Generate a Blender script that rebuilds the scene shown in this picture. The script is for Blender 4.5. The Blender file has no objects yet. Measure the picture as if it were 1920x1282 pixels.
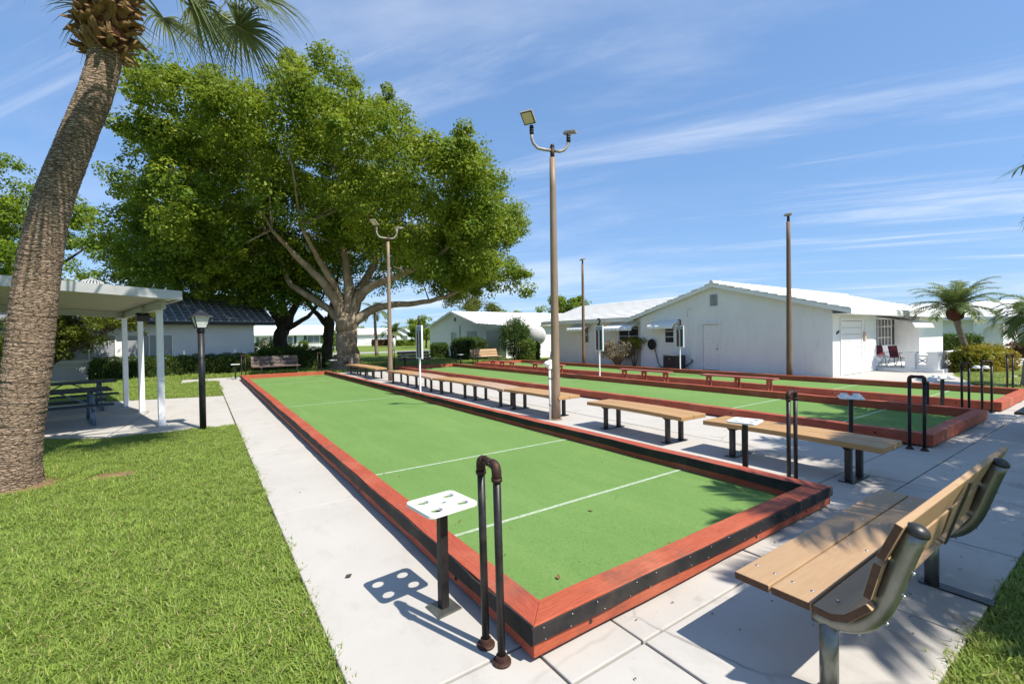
import bpy, bmesh, math, random
import numpy as np
from mathutils import Vector, Matrix, Quaternion

# ------------------------------------------------------------------ camera, sky, sun, exposure
scene = bpy.context.scene
COL = scene.collection
R = math.radians

cam = bpy.data.cameras.new('camera')
cam_ob = bpy.data.objects.new('camera', cam)
COL.objects.link(cam_ob)
cam.sensor_width = 36.0
cam.lens = 15.884
cam.clip_start = 0.05
cam.clip_end = 3000
yaw, pitch, roll = R(34.528), R(-0.6766), R(-0.8972)
fwd = Vector((math.sin(yaw) * math.cos(pitch), math.cos(yaw) * math.cos(pitch), math.sin(pitch)))
r0 = Vector((math.cos(yaw), -math.sin(yaw), 0))
u0 = r0.cross(fwd)
rt = r0 * math.cos(roll) + u0 * math.sin(roll)
up = -r0 * math.sin(roll) + u0 * math.cos(roll)
cam_ob.matrix_world = Matrix(((rt.x, up.x, -fwd.x, 0), (rt.y, up.y, -fwd.y, 0), (rt.z, up.z, -fwd.z, 1.75), (0, 0, 0, 1)))
scene.camera = cam_ob

SUN_EL = 54.6
SUN_AZ = math.atan2(0.316, -0.949)
world = bpy.data.worlds.new('World')
scene.world = world
world.use_nodes = True
wn, wl = world.node_tree.nodes, world.node_tree.links
wn.clear()
w_out = wn.new('ShaderNodeOutputWorld')
w_bg = wn.new('ShaderNodeBackground')
w_bg.inputs['Strength'].default_value = 0.105
sky = wn.new('ShaderNodeTexSky')
sky.sky_type = 'NISHITA'
sky.sun_disc = False
sky.sun_elevation = R(SUN_EL)
sky.sun_rotation = SUN_AZ
sky.air_density = 1.0
sky.dust_density = 0.35
sky.ozone_density = 2.0
w_geo = wn.new('ShaderNodeTexCoord')
w_sep = wn.new('ShaderNodeSeparateXYZ')
wl.new(w_geo.outputs['Generated'], w_sep.inputs[0])


def wmath(op, a, b=None, c=None):
    n = wn.new('ShaderNodeMath')
    n.operation = op
    for i, v in enumerate((a, b, c)):
        if v is None:
            continue
        if isinstance(v, (int, float)):
            n.inputs[i].default_value = v
        else:
            wl.new(v, n.inputs[i])
    return n.outputs[0]


zc = wmath('ADD', wmath('MAXIMUM', w_sep.outputs['Z'], 0.0), 0.07)
w_cmb = wn.new('ShaderNodeCombineXYZ')
wl.new(wmath('DIVIDE', w_sep.outputs['X'], zc), w_cmb.inputs[0])
wl.new(wmath('DIVIDE', w_sep.outputs['Y'], zc), w_cmb.inputs[1])


def cloud_noise(rot, scl, nscale, detail, rough, lo, hi, dist=0.0):
    mp = wn.new('ShaderNodeMapping')
    mp.vector_type = 'TEXTURE'
    mp.inputs['Rotation'].default_value = (0, 0, R(rot))
    mp.inputs['Scale'].default_value = scl
    wl.new(w_cmb.outputs[0], mp.inputs['Vector'])
    nz = wn.new('ShaderNodeTexNoise')
    nz.inputs['Scale'].default_value = nscale
    nz.inputs['Detail'].default_value = detail
    nz.inputs['Roughness'].default_value = rough
    nz.inputs['Distortion'].default_value = dist
    wl.new(mp.outputs[0], nz.inputs['Vector'])
    mr = wn.new('ShaderNodeMapRange')
    mr.interpolation_type = 'SMOOTHSTEP'
    mr.inputs['From Min'].default_value = lo
    mr.inputs['From Max'].default_value = hi
    wl.new(nz.outputs['Fac'], mr.inputs['Value'])
    return mr.outputs[0]


streak = cloud_noise(121, (4.2, 0.62, 1), 1.0, 8, 0.62, 0.50, 0.78, 0.45)
broad = cloud_noise(124, (2.6, 1.2, 1), 0.8, 7, 0.6, 0.50, 0.84, 0.3)
low_band = wn.new('ShaderNodeMapRange')
low_band.inputs['From Min'].default_value = 0.30
low_band.inputs['From Max'].default_value = 0.02
wl.new(w_sep.outputs['Z'], low_band.inputs['Value'])
puff = cloud_noise(130, (4.0, 2.2, 1), 0.9, 7, 0.6, 0.40, 0.70, 0.2)
cl = wmath('MAXIMUM', wmath('MULTIPLY', streak, 0.62), wmath('MULTIPLY', broad, 0.5))
cl = wmath('MAXIMUM', cl, wmath('MULTIPLY', wmath('MULTIPLY', puff, low_band.outputs[0]), 0.85))
w_mix = wn.new('ShaderNodeMix')
w_mix.data_type = 'RGBA'
wl.new(cl, w_mix.inputs['Factor'])
w_tint = wn.new('ShaderNodeMix')
w_tint.data_type = 'RGBA'
w_tint.blend_type = 'MULTIPLY'
w_tint.inputs['Factor'].default_value = 1.0
w_tint.inputs['B'].default_value = (1.0, 1.0, 1.0, 1)
w_gam = wn.new('ShaderNodeGamma')
w_gam.inputs['Gamma'].default_value = 0.5
wl.new(sky.outputs[0], w_gam.inputs['Color'])
w_scl = wn.new('ShaderNodeMix')
w_scl.data_type = 'RGBA'
w_scl.blend_type = 'MULTIPLY'
w_scl.inputs['Factor'].default_value = 1.0
w_scl.inputs['B'].default_value = (1.24, 1.80, 2.60, 1)
wl.new(w_gam.outputs[0], w_scl.inputs['A'])
wl.new(w_scl.outputs['Result'], w_tint.inputs['A'])
wl.new(w_tint.outputs['Result'], w_mix.inputs['A'])
w_mix.inputs['B'].default_value = (7.0, 7.3, 7.8, 1)
wl.new(w_mix.outputs['Result'], w_bg.inputs['Color'])
wl.new(w_bg.outputs[0], w_out.inputs[0])

sun_l = bpy.data.lights.new('sun', 'SUN')
sun_l.energy = 5.0
sun_l.angle = R(0.5)
sun_l.color = (1.0, 0.945, 0.855)
sun_ob = bpy.data.objects.new('sun', sun_l)
COL.objects.link(sun_ob)
ce = math.cos(R(SUN_EL))
sun_dir = Vector((0.316 * ce, -0.949 * ce, math.sin(R(SUN_EL))))
sun_ob.rotation_euler = sun_dir.to_track_quat('Z', 'Y').to_euler()

scene.view_settings.view_transform = 'Standard'
scene.view_settings.look = 'None'
scene.view_settings.exposure = 0.56
scene.view_settings.gamma = 1.0
scene.view_settings.use_curve_mapping = False
scene.cycles.max_bounces = 8
scene.cycles.transparent_max_bounces = 8

# ------------------------------------------------------------------ materials
MATS = {}


class NT:
    def __init__(self, name):
        self.m = bpy.data.materials.new(name)
        self.m.use_nodes = True
        self.n = self.m.node_tree.nodes
        self.l = self.m.node_tree.links
        self.b = self.n['Principled BSDF']
        self.tc = self.n.new('ShaderNodeTexCoord')
        MATS[name] = self.m

    def put(self, sock, v):
        if isinstance(v, (int, float)):
            sock.default_value = v
        elif isinstance(v, (tuple, list)):
            sock.default_value = tuple(v) + ((1,) if len(v) == 3 and len(sock.default_value) == 4 else ())
        else:
            self.l.new(v, sock)

    def noise(self, scale, detail=4, rough=0.6, stretch=(1, 1, 1), dist=0.0, coord='Object'):
        mp = self.n.new('ShaderNodeMapping')
        mp.inputs['Scale'].default_value = stretch
        self.l.new(self.tc.outputs[coord], mp.inputs['Vector'])
        nz = self.n.new('ShaderNodeTexNoise')
        nz.inputs['Scale'].default_value = scale
        nz.inputs['Detail'].default_value = detail
        nz.inputs['Roughness'].default_value = rough
        nz.inputs['Distortion'].default_value = dist
        self.l.new(mp.outputs[0], nz.inputs['Vector'])
        return nz.outputs['Fac']

    def rng(self, v, lo, hi, a=0.0, b=1.0):
        mr = self.n.new('ShaderNodeMapRange')
        mr.inputs['From Min'].default_value = lo
        mr.inputs['From Max'].default_value = hi
        mr.inputs['To Min'].default_value = a
        mr.inputs['To Max'].default_value = b
        self.l.new(v, mr.inputs['Value'])
        return mr.outputs[0]

    def mix(self, fac, a, b, mode='MIX'):
        mx = self.n.new('ShaderNodeMix')
        mx.data_type = 'RGBA'
        mx.blend_type = mode
        self.put(mx.inputs['Factor'], fac)
        self.put(mx.inputs['A'], a)
        self.put(mx.inputs['B'], b)
        return mx.outputs['Result']

    def math(self, op, a, b):
        n = self.n.new('ShaderNodeMath')
        n.operation = op
        self.put(n.inputs[0], a)
        self.put(n.inputs[1], b)
        return n.outputs[0]

    def bump(self, h, strength=0.3, dist=0.01):
        bp = self.n.new('ShaderNodeBump')
        bp.inputs['Strength'].default_value = strength
        bp.inputs['Distance'].default_value = dist
        self.l.new(h, bp.inputs['Height'])
        self.l.new(bp.outputs[0], self.b.inputs['Normal'])

    def done(self, col, rough=0.7, metal=0.0, spec=0.4):
        self.put(self.b.inputs['Base Color'], col)
        self.put(self.b.inputs['Roughness'], rough)
        self.put(self.b.inputs['Metallic'], metal)
        self.b.inputs['Specular IOR Level'].default_value = spec
        return self.m


def simple(name, c1, c2=None, scale=8, rough=0.6, metal=0.0, bump=0.0, bscale=60, bdist=0.004, stretch=(1, 1, 1), spec=0.4, lo=0.3, hi=0.7):
    t = NT(name)
    c2 = c2 or tuple(0.8 * x for x in c1)
    f = t.rng(t.noise(scale, 6, 0.65, stretch), lo, hi)
    col = t.mix(f, c1, c2)
    if bump:
        t.bump(t.noise(bscale, 4, 0.6, stretch), bump, bdist)
    return t.done(col, rough, metal, spec)


def painted_wood(name, base, dark, worn, stretch, wear=0.66):
    t = NT(name)
    grain = t.noise(9, 8, 0.7, stretch, 0.6)
    big = t.noise(1.6, 5, 0.6)
    fine = t.noise(46, 5, 0.7, stretch)
    col = t.mix(t.rng(grain, 0.32, 0.7), base, dark)
    col = t.mix(t.math('MULTIPLY', t.rng(big, 0.5, 0.75), 0.55), col, worn)
    chips = t.math('MULTIPLY', t.rng(fine, wear, wear + 0.06), t.rng(t.noise(5, 4, 0.6), 0.45, 0.7))
    col = t.mix(chips, col, tuple(min(1, x * 1.5 + 0.12) for x in worn))
    crack = t.noise(22, 6, 0.62, tuple(x * (1.6 if x > 1 else 0.5) for x in stretch), 0.3)
    col = t.mix(t.math('MULTIPLY', t.rng(crack, 0.60, 0.68), 0.75), col, tuple(x * 0.35 for x in dark))
    dirt = t.noise(2.4, 6, 0.7)
    col = t.mix(t.math('MULTIPLY', t.rng(dirt, 0.53, 0.70), 0.5), col, (0.12, 0.062, 0.045))
    t.bump(t.math('SUBTRACT', t.math('ADD', grain, t.math('MULTIPLY', fine, 0.5)), t.rng(crack, 0.6, 0.68)), 0.55, 0.006)
    return t.done(col, t.rng(grain, 0.2, 0.8, 0.5, 0.8), 0, 0.35)


SY, SX = (9, 0.7, 9), (0.7, 9, 9)


def smooth_plank(name, a, b, stretch):
    t = NT(name)
    g1 = t.noise(7, 6, 0.6, stretch, 0.3)
    big = t.noise(1.3, 4, 0.6)
    sp = t.noise(35, 4, 0.7)
    col = t.mix(t.rng(g1, 0.3, 0.7), a, b)
    col = t.mix(t.math('MULTIPLY', t.rng(big, 0.45, 0.75), 0.4), col, tuple(x * 0.82 for x in b))
    col = t.mix(t.math('MULTIPLY', t.rng(sp, 0.68, 0.76), 0.35), col, tuple(x * 0.6 for x in b))
    t.bump(t.math('ADD', g1, t.math('MULTIPLY', sp, 0.3)), 0.22, 0.004)
    return t.done(col, 0.55, 0, 0.35)


painted_wood('red_timber_y', (0.42, 0.090, 0.046), (0.27, 0.05, 0.026), (0.48, 0.17, 0.10), SY)
painted_wood('red_timber_x', (0.45, 0.104, 0.045), (0.30, 0.058, 0.027), (0.51, 0.185, 0.10), SX)
painted_wood('red_bench_paint', (0.36, 0.10, 0.075), (0.25, 0.06, 0.045), (0.46, 0.2, 0.16), SY)
smooth_plank('tan_plank_y', (0.43, 0.26, 0.115), (0.37, 0.21, 0.085), SY)
smooth_plank('pink_plank_y', (0.45, 0.31, 0.215), (0.39, 0.26, 0.175), SY)
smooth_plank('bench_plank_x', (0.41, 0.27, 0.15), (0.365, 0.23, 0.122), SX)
smooth_plank('brown_plank_x', (0.125, 0.09, 0.074), (0.10, 0.071, 0.058), SX)  # brown planks darkened: shade over these benches is put into the colour
simple('plank_end', (0.115, 0.055, 0.03), (0.07, 0.035, 0.02), 30, 0.75, bump=0.3)

t = NT('rubber')
n1 = t.noise(3.0, 6, 0.65)
n2 = t.noise(60, 4, 0.6)
t.bump(n2, 0.25, 0.004)
t.done(t.mix(t.rng(n1, 0.45, 0.75), (0.014, 0.013, 0.0135), (0.05, 0.041, 0.033)), 0.72, 0, 0.35)

t = NT('turf')
fine = t.noise(170, 3, 0.7)
mid = t.noise(40, 4, 0.7)
big = t.noise(0.55, 5, 0.6)
col = t.mix(t.rng(fine, 0.33, 0.68), (0.068, 0.14, 0.034), (0.18, 0.305, 0.085))
col = t.mix(t.math('MULTIPLY', t.rng(big, 0.35, 0.7), 0.35), col, (0.185, 0.30, 0.088))
col = t.mix(t.math('MULTIPLY', t.rng(mid, 0.52, 0.72), 0.5), col, (0.06, 0.135, 0.035))
lane = t.noise(1.6, 6, 0.68, (1.6, 0.22, 1), 0.4)
col = t.mix(t.math('MULTIPLY', t.rng(lane, 0.50, 0.72), 0.4), col, (0.20, 0.295, 0.095))
spot = t.noise(9, 4, 0.75)
col = t.mix(t.math('MULTIPLY', t.rng(spot, 0.66, 0.74), 0.4), col, (0.10, 0.13, 0.05))
t.bump(fine, 0.55, 0.006)
t.done(col, 0.9, 0, 0.15)

t = NT('line_paint')
col = t.mix(t.rng(t.noise(40, 5, 0.7), 0.40, 0.66), (0.40, 0.46, 0.35), (0.21, 0.31, 0.16))
t.done(col, 0.85, 0, 0.2)

t = NT('concrete')
big = t.noise(0.9, 6, 0.62)
st = t.noise(3.2, 7, 0.68, (1, 0.5, 1))
fi = t.noise(110, 4, 0.6)
sp = t.noise(16, 5, 0.75)
oi = t.n.new('ShaderNodeObjectInfo')
col = t.mix(t.rng(big, 0.3, 0.7), (0.465, 0.44, 0.40), (0.405, 0.38, 0.345))
col = t.mix(t.math('MULTIPLY', t.rng(st, 0.54, 0.8), 0.55), col, (0.29, 0.27, 0.25))
col = t.mix(t.math('MULTIPLY', t.rng(fi, 0.5, 0.8), 0.28), col, (0.33, 0.31, 0.28))
col = t.mix(t.math('MULTIPLY', t.rng(sp, 0.66, 0.74), 0.5), col, (0.22, 0.19, 0.15))
col = t.mix(t.math('MULTIPLY', oi.outputs['Random'], 0.16), col, (0.36, 0.345, 0.32))
al = t.noise(1.7, 7, 0.72, (1, 1, 1), 0.5)
col = t.mix(t.math('MULTIPLY', t.rng(al, 0.585, 0.72), 0.5), col, (0.20, 0.175, 0.14))
ru = t.noise(2.6, 5, 0.6, (1.3, 0.8, 1), 0.3)
col = t.mix(t.math('MULTIPLY', t.rng(ru, 0.66, 0.74), 0.45), col, (0.40, 0.25, 0.10))
vo = t.n.new('ShaderNodeTexVoronoi')
vo.feature = 'DISTANCE_TO_EDGE'
vo.inputs['Scale'].default_value = 0.42
wmap = t.n.new('ShaderNodeMix')
wmap.data_type = 'RGBA'
wmap.inputs['Factor'].default_value = 0.12
t.l.new(t.tc.outputs['Object'], wmap.inputs['A'])
nzc = t.n.new('ShaderNodeTexNoise')
nzc.inputs['Scale'].default_value = 3.0
nzc.inputs['Detail'].default_value = 6
t.l.new(t.tc.outputs['Object'], nzc.inputs['Vector'])
t.l.new(nzc.outputs['Color'], wmap.inputs['B'])
t.l.new(wmap.outputs['Result'], vo.inputs['Vector'])
crk = t.math('MULTIPLY', t.rng(vo.outputs['Distance'], 0.0, 0.006, 1.0, 0.0), t.rng(t.noise(0.5, 3, 0.5), 0.5, 0.6))
col = t.mix(t.math('MULTIPLY', crk, 0.6), col, (0.10, 0.09, 0.08))
t.bump(t.math('ADD', fi, sp), 0.22, 0.004)
t.done(col, 0.85, 0, 0.25)

t = NT('lawn_soil')
a = t.noise(0.25, 6, 0.65)
b = t.noise(7, 6, 0.75)
c = t.noise(60, 4, 0.75)
col = t.mix(t.rng(b, 0.3, 0.7), (0.115, 0.17, 0.028), (0.19, 0.245, 0.05))
col = t.mix(t.math('MULTIPLY', t.rng(c, 0.45, 0.75), 0.6), col, (0.05, 0.075, 0.015))
col = t.mix(t.math('MULTIPLY', t.rng(a, 0.5, 0.7), 0.35), col, (0.19, 0.20, 0.06))
t.bump(t.math('ADD', b, c), 0.8, 0.03)
t.done(col, 0.95, 0, 0.1)

t = NT('dry_soil')
a = t.noise(22, 6, 0.75)
b = t.noise(120, 4, 0.75)
col = t.mix(t.rng(a, 0.35, 0.68), (0.30, 0.19, 0.10), (0.16, 0.10, 0.05))
col = t.mix(t.rng(b, 0.55, 0.75), col, (0.42, 0.31, 0.18))
t.bump(t.math('ADD', a, b), 0.9, 0.015)
t.done(col, 0.95, 0, 0.1)

simple('joint_soil', (0.045, 0.035, 0.022), (0.09, 0.075, 0.04), 14, 0.95, spec=0.05)
simple('asphalt', (0.35, 0.34, 0.33), (0.28, 0.27, 0.26), 4, 0.9)
simple('black_pipe', (0.016, 0.015, 0.016), (0.05, 0.042, 0.038), 9, 0.42, 0.35, 0.25, 70, 0.002, lo=0.4, hi=0.75)
simple('rusty_iron', (0.026, 0.015, 0.012), (0.075, 0.033, 0.02), 30, 0.6, 0.3, 0.4, 90, 0.003)
simple('galvanised', (0.26, 0.26, 0.235), (0.14, 0.145, 0.12), 9, 0.36, 0.75, 0.15, 60, 0.002, (1, 1, 0.4))
simple('dark_steel', (0.03, 0.031, 0.03), (0.065, 0.064, 0.058), 7, 0.4, 0.5, 0.15, 60, 0.002)
simple('bolt_steel', (0.55, 0.55, 0.56), (0.4, 0.4, 0.41), 20, 0.3, 0.9)
simple('black_metal', (0.012, 0.012, 0.014), (0.03, 0.03, 0.032), 10, 0.45, 0.2)
simple('white_plastic', (0.80, 0.80, 0.78), (0.70, 0.69, 0.66), 14, 0.4)
simple('white_paint', (0.83, 0.825, 0.81), (0.75, 0.745, 0.73), 5, 0.5)
simple('grey_paint', (0.33, 0.36, 0.40), (0.25, 0.27, 0.30), 8, 0.5)
simple('pole_wood', (0.205, 0.135, 0.085), (0.13, 0.083, 0.053), 5, 0.75, 0, 0.5, 40, 0.006, (8, 8, 0.5))
simple('pole_metal', (0.30, 0.215, 0.145), (0.20, 0.14, 0.095), 4, 0.55, 0.1, 0.15, 60, 0.002, (3, 3, 0.5))
simple('lamp_grey', (0.36, 0.33, 0.29), (0.24, 0.21, 0.18), 9, 0.5, 0.1)
simple('lamp_lens', (0.60, 0.50, 0.32), (0.55, 0.46, 0.29), 5, 0.4)
simple('lantern_glass', (0.62, 0.64, 0.62), (0.52, 0.54, 0.52), 12, 0.35)
simple('blue_plank', (0.013, 0.022, 0.040), (0.028, 0.040, 0.060), 9, 0.5)
simple('blue_steel', (0.16, 0.23, 0.30), (0.10, 0.15, 0.21), 9, 0.45, 0.4)
simple('aluminium', (0.50, 0.50, 0.48), (0.38, 0.38, 0.37), 2.2, 0.45, 0.3, stretch=(0.4, 2, 2))
simple('shelter_pan', (0.48, 0.45, 0.36), (0.40, 0.37, 0.29), 2, 0.55, stretch=(0.4, 3, 3))
t = NT('stucco')
a = t.noise(0.7, 6, 0.65)
b = t.noise(55, 5, 0.7)
c = t.noise(2.2, 6, 0.7, (3, 3, 0.5))
col = t.mix(t.rng(a, 0.3, 0.75), (0.83, 0.825, 0.81), (0.76, 0.755, 0.74))
col = t.mix(t.math('MULTIPLY', t.rng(c, 0.52, 0.78), 0.38), col, (0.52, 0.51, 0.48))
t.bump(b, 0.5, 0.006)
t.done(col, 0.8, 0, 0.25)
t = NT('grey_stucco')
a = t.noise(0.6, 6, 0.65)
b = t.noise(40, 5, 0.7)
t.bump(b, 0.5, 0.01)
t.done(t.mix(t.rng(a, 0.3, 0.75), (0.74, 0.735, 0.725), (0.66, 0.655, 0.645)), 0.85, 0, 0.2)
t = NT('roof_white')
a = t.noise(1.2, 6, 0.65)
b = t.noise(14, 5, 0.7)
wv = t.n.new('ShaderNodeTexWave')
wv.bands_direction = 'X'
wv.inputs['Scale'].default_value = 0.95
wv.inputs['Distortion'].default_value = 0.0
t.l.new(t.tc.outputs['Object'], wv.inputs['Vector'])
col = t.mix(t.rng(a, 0.35, 0.75), (0.80, 0.79, 0.77), (0.70, 0.69, 0.67))
col = t.mix(t.math('MULTIPLY', t.rng(b, 0.6, 0.8), 0.35), col, (0.45, 0.43, 0.40))
t.bump(b, 0.3, 0.01)
t.done(col, 0.7, 0, 0.3)
t = NT('roof_dark')
a = t.noise(2.4, 8, 0.75)
b = t.noise(0.8, 5, 0.6)
col = t.mix(t.rng(b, 0.3, 0.7), (0.15, 0.16, 0.175), (0.24, 0.25, 0.265))
col = t.mix(t.rng(a, 0.60, 0.70), col, (0.42, 0.42, 0.42))
t.done(col, t.rng(a, 0.3, 0.7, 0.25, 0.5), 0.1, 0.5)
simple('roof_rib', (0.46, 0.47, 0.49), (0.30, 0.31, 0.33), 5, 0.4, 0.2)  # paler than the panels: light caught on rib edges put into the colour
simple('window_glass', (0.012, 0.014, 0.016), (0.03, 0.034, 0.036), 3, 0.08, spec=0.8)
simple('window_pale', (0.20, 0.23, 0.25), (0.12, 0.14, 0.16), 3, 0.15, spec=0.7)
simple('louvre', (0.42, 0.44, 0.46), (0.33, 0.35, 0.37), 6, 0.4)
simple('shutter_dark', (0.022, 0.024, 0.034), (0.03, 0.034, 0.045), 6, 0.5)
simple('shutter_green', (0.02, 0.055, 0.05), (0.03, 0.07, 0.06), 6, 0.5)
simple('peach_paint', (0.62, 0.47, 0.36), (0.56, 0.42, 0.32), 6, 0.6)
simple('ac_metal', (0.06, 0.062, 0.07), (0.035, 0.036, 0.04), 10, 0.5, 0.4)
simple('ac_top', (0.38, 0.39, 0.38), (0.3, 0.3, 0.3), 10, 0.45, 0.2)
simple('bin_grey', (0.13, 0.145, 0.16), (0.09, 0.1, 0.115), 6, 0.5)
simple('sling_red', (0.19, 0.014, 0.022), (0.14, 0.01, 0.017), 40, 0.75, bump=0.2)
simple('chair_frame', (0.03, 0.024, 0.022), (0.05, 0.04, 0.035), 10, 0.4, 0.4)
simple('sign_red', (0.19, 0.012, 0.025), (0.14, 0.01, 0.02), 18, 0.5)
simple('sign_green', (0.008, 0.05, 0.045), (0.006, 0.035, 0.035), 18, 0.5)
simple('stop_red', (0.5, 0.02, 0.02), (0.4, 0.02, 0.02), 8, 0.5)
simple('digit_black', (0.012, 0.012, 0.013), (0.02, 0.02, 0.02), 8, 0.5)


def bark(name, c1, c2, c3, s=6, stretch=(1, 1, 0.22), bs=0.8, bd=0.03):
    t = NT(name)
    a = t.noise(s, 8, 0.72, stretch, 0.4)
    b = t.noise(1.1, 5, 0.6)
    c = t.noise(s * 5, 5, 0.7, stretch)
    col = t.mix(t.rng(a, 0.32, 0.66), c1, c2)
    col = t.mix(t.rng(b, 0.5, 0.72), col, c3)
    t.bump(t.math('ADD', a, t.math('MULTIPLY', c, 0.4)), bs, bd)
    return t.done(col, 0.9, 0, 0.15)


bark('bark_ficus', (0.155, 0.11, 0.072), (0.36, 0.28, 0.19), (0.42, 0.34, 0.24))
bark('bark_dark', (0.045, 0.035, 0.027), (0.10, 0.08, 0.06), (0.08, 0.066, 0.05))
t = NT('bark_sabal')


def sabal_vor(scale, stretch, feature):
    mp = t.n.new('ShaderNodeMapping')
    mp.inputs['Scale'].default_value = stretch
    ad = t.n.new('ShaderNodeMix')
    ad.data_type = 'RGBA'
    ad.blend_type = 'LINEAR_LIGHT'
    ad.inputs['Factor'].default_value = 0.035
    t.l.new(t.tc.outputs['Object'], ad.inputs['A'])
    nz = t.n.new('ShaderNodeTexNoise')
    nz.inputs['Scale'].default_value = 6.0
    nz.inputs['Detail'].default_value = 5
    t.l.new(t.tc.outputs['Object'], nz.inputs['Vector'])
    t.l.new(nz.outputs['Color'], ad.inputs['B'])
    t.l.new(ad.outputs['Result'], mp.inputs['Vector'])
    v = t.n.new('ShaderNodeTexVoronoi')
    v.feature = feature
    v.inputs['Scale'].default_value = scale
    t.l.new(mp.outputs[0], v.inputs['Vector'])
    return v


v1 = sabal_vor(11, (1, 1, 3.6), 'DISTANCE_TO_EDGE')
v2 = sabal_vor(11, (1, 1, 3.6), 'F1')
v3 = sabal_vor(26, (1, 1, 2.4), 'DISTANCE_TO_EDGE')
cell = t.n.new('ShaderNodeSeparateColor')
t.l.new(v2.outputs['Color'], cell.inputs[0])
fib = t.noise(30, 6, 0.7, (1, 1, 3.5), 0.3)
big = t.noise(1.3, 5, 0.6)
col = t.mix(cell.outputs[0], (0.50, 0.375, 0.27), (0.34, 0.24, 0.165))
col = t.mix(t.rng(fib, 0.35, 0.7), col, (0.43, 0.315, 0.22))
col = t.mix(t.math('MULTIPLY', t.rng(big, 0.5, 0.7), 0.5), col, (0.22, 0.155, 0.105))
col = t.mix(t.math('MULTIPLY', t.rng(v3.outputs['Distance'], 0.0, 0.05, 1, 0), 0.55), col, (0.13, 0.092, 0.067))
col = t.mix(t.rng(v1.outputs['Distance'], 0.0, 0.07, 0.9, 0.0), col, (0.045, 0.03, 0.022))
hgt_ = t.math('ADD', t.math('MULTIPLY', t.rng(v1.outputs['Distance'], 0.0, 0.16), 1.0), t.math('MULTIPLY', fib, 0.35))
t.bump(t.math('ADD', hgt_, t.math('MULTIPLY', t.rng(v3.outputs['Distance'], 0, 0.1), 0.35)), 1.0, 0.03)
t.done(col, 0.92, 0, 0.1)
bark('bark_palm', (0.13, 0.10, 0.075), (0.28, 0.23, 0.18), (0.22, 0.18, 0.14), 8, (0.6, 0.6, 4.0), 0.8, 0.02)
bark('palm_fibre', (0.055, 0.022, 0.014), (0.12, 0.05, 0.03), (0.09, 0.04, 0.022), 20, (1, 1, 0.4), 0.8, 0.02)
bark('boot', (0.10, 0.055, 0.025), (0.33, 0.21, 0.10), (0.19, 0.105, 0.045), 10, (1, 6, 1), 0.8, 0.02)
bark('twig', (0.16, 0.12, 0.085), (0.30, 0.24, 0.18), (0.24, 0.19, 0.14), 20, (1, 1, 0.4), 0.4, 0.01)
simple('dead_leaf', (0.22, 0.09, 0.035), (0.13, 0.06, 0.03), 30, 0.8)
simple('dark_leaf', (0.035, 0.03, 0.028), (0.06, 0.045, 0.035), 30, 0.7)


def leaf_mat(name, c1, c2, c3, trans=0.35, rough=0.45, c3lo=0.62, straw=None):
    t = NT(name)
    g = t.n.new('ShaderNodeNewGeometry')
    rnd = g.outputs['Random Per Island']
    clump = t.noise(0.55, 4, 0.6)
    col = t.mix(rnd, c1, c2)
    col = t.mix(t.math('MULTIPLY', t.rng(clump, 0.42, c3lo + 0.05), 0.75), col, c3)
    if straw:
        col = t.mix(t.math('GREATER_THAN', t.math('FRACT', t.math('MULTIPLY', rnd, 7.31), 0.0), 0.93), col, straw)
    t.done(col, rough, 0, 0.25)
    tr = t.n.new('ShaderNodeBsdfTranslucent')
    t.l.new(t.mix(0.5, col, tuple(min(1, x * 1.6) for x in c3)), tr.inputs['Color'])
    mx = t.n.new('ShaderNodeMixShader')
    mx.inputs['Fac'].default_value = trans
    t.l.new(t.b.outputs[0], mx.inputs[1])
    t.l.new(tr.outputs[0], mx.inputs[2])
    out = t.n['Material Output']
    t.l.new(mx.outputs[0], out.inputs['Surface'])
    return t.m


leaf_mat('leaf_ficus', (0.050, 0.108, 0.009), (0.14, 0.212, 0.014), (0.285, 0.335, 0.026), 0.32, 0.5)
leaf_mat('leaf_dark', (0.052, 0.115, 0.009), (0.14, 0.22, 0.015), (0.27, 0.335, 0.025), 0.34, 0.5)
leaf_mat('leaf_juniper', (0.055, 0.085, 0.010), (0.115, 0.14, 0.014), (0.18, 0.185, 0.02))
leaf_mat('leaf_hedge', (0.028, 0.065, 0.011), (0.065, 0.12, 0.016), (0.10, 0.16, 0.02))
leaf_mat('leaf_bright', (0.06, 0.12, 0.016), (0.12, 0.19, 0.025), (0.17, 0.22, 0.03))
leaf_mat('leaf_croton', (0.27, 0.28, 0.022), (0.12, 0.19, 0.02), (0.34, 0.20, 0.02), c3lo=0.64)
leaf_mat('leaf_dull', (0.14, 0.115, 0.07), (0.22, 0.19, 0.12), (0.27, 0.22, 0.13), 0.2, 0.6)
leaf_mat('leaf_red', (0.07, 0.018, 0.014), (0.12, 0.03, 0.02), (0.10, 0.06, 0.02))
leaf_mat('palm_leaf', (0.065, 0.095, 0.03), (0.125, 0.16, 0.055), (0.19, 0.215, 0.095), 0.35, 0.4)
leaf_mat('palm_feather', (0.06, 0.10, 0.03), (0.115, 0.165, 0.042), (0.17, 0.21, 0.055), 0.34, 0.45)
leaf_mat('grass_blade', (0.085, 0.172, 0.018), (0.275, 0.38, 0.055), (0.40, 0.44, 0.15), 0.36, 0.55, straw=(0.48, 0.38, 0.19))
simple('petiole', (0.17, 0.19, 0.06), (0.11, 0.13, 0.04), 12, 0.5)
simple('hedge_core', (0.018, 0.03, 0.008), (0.03, 0.028, 0.012), 10, 0.95, spec=0.05)

# ------------------------------------------------------------------ helpers
rnd = random.Random(7)


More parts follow.
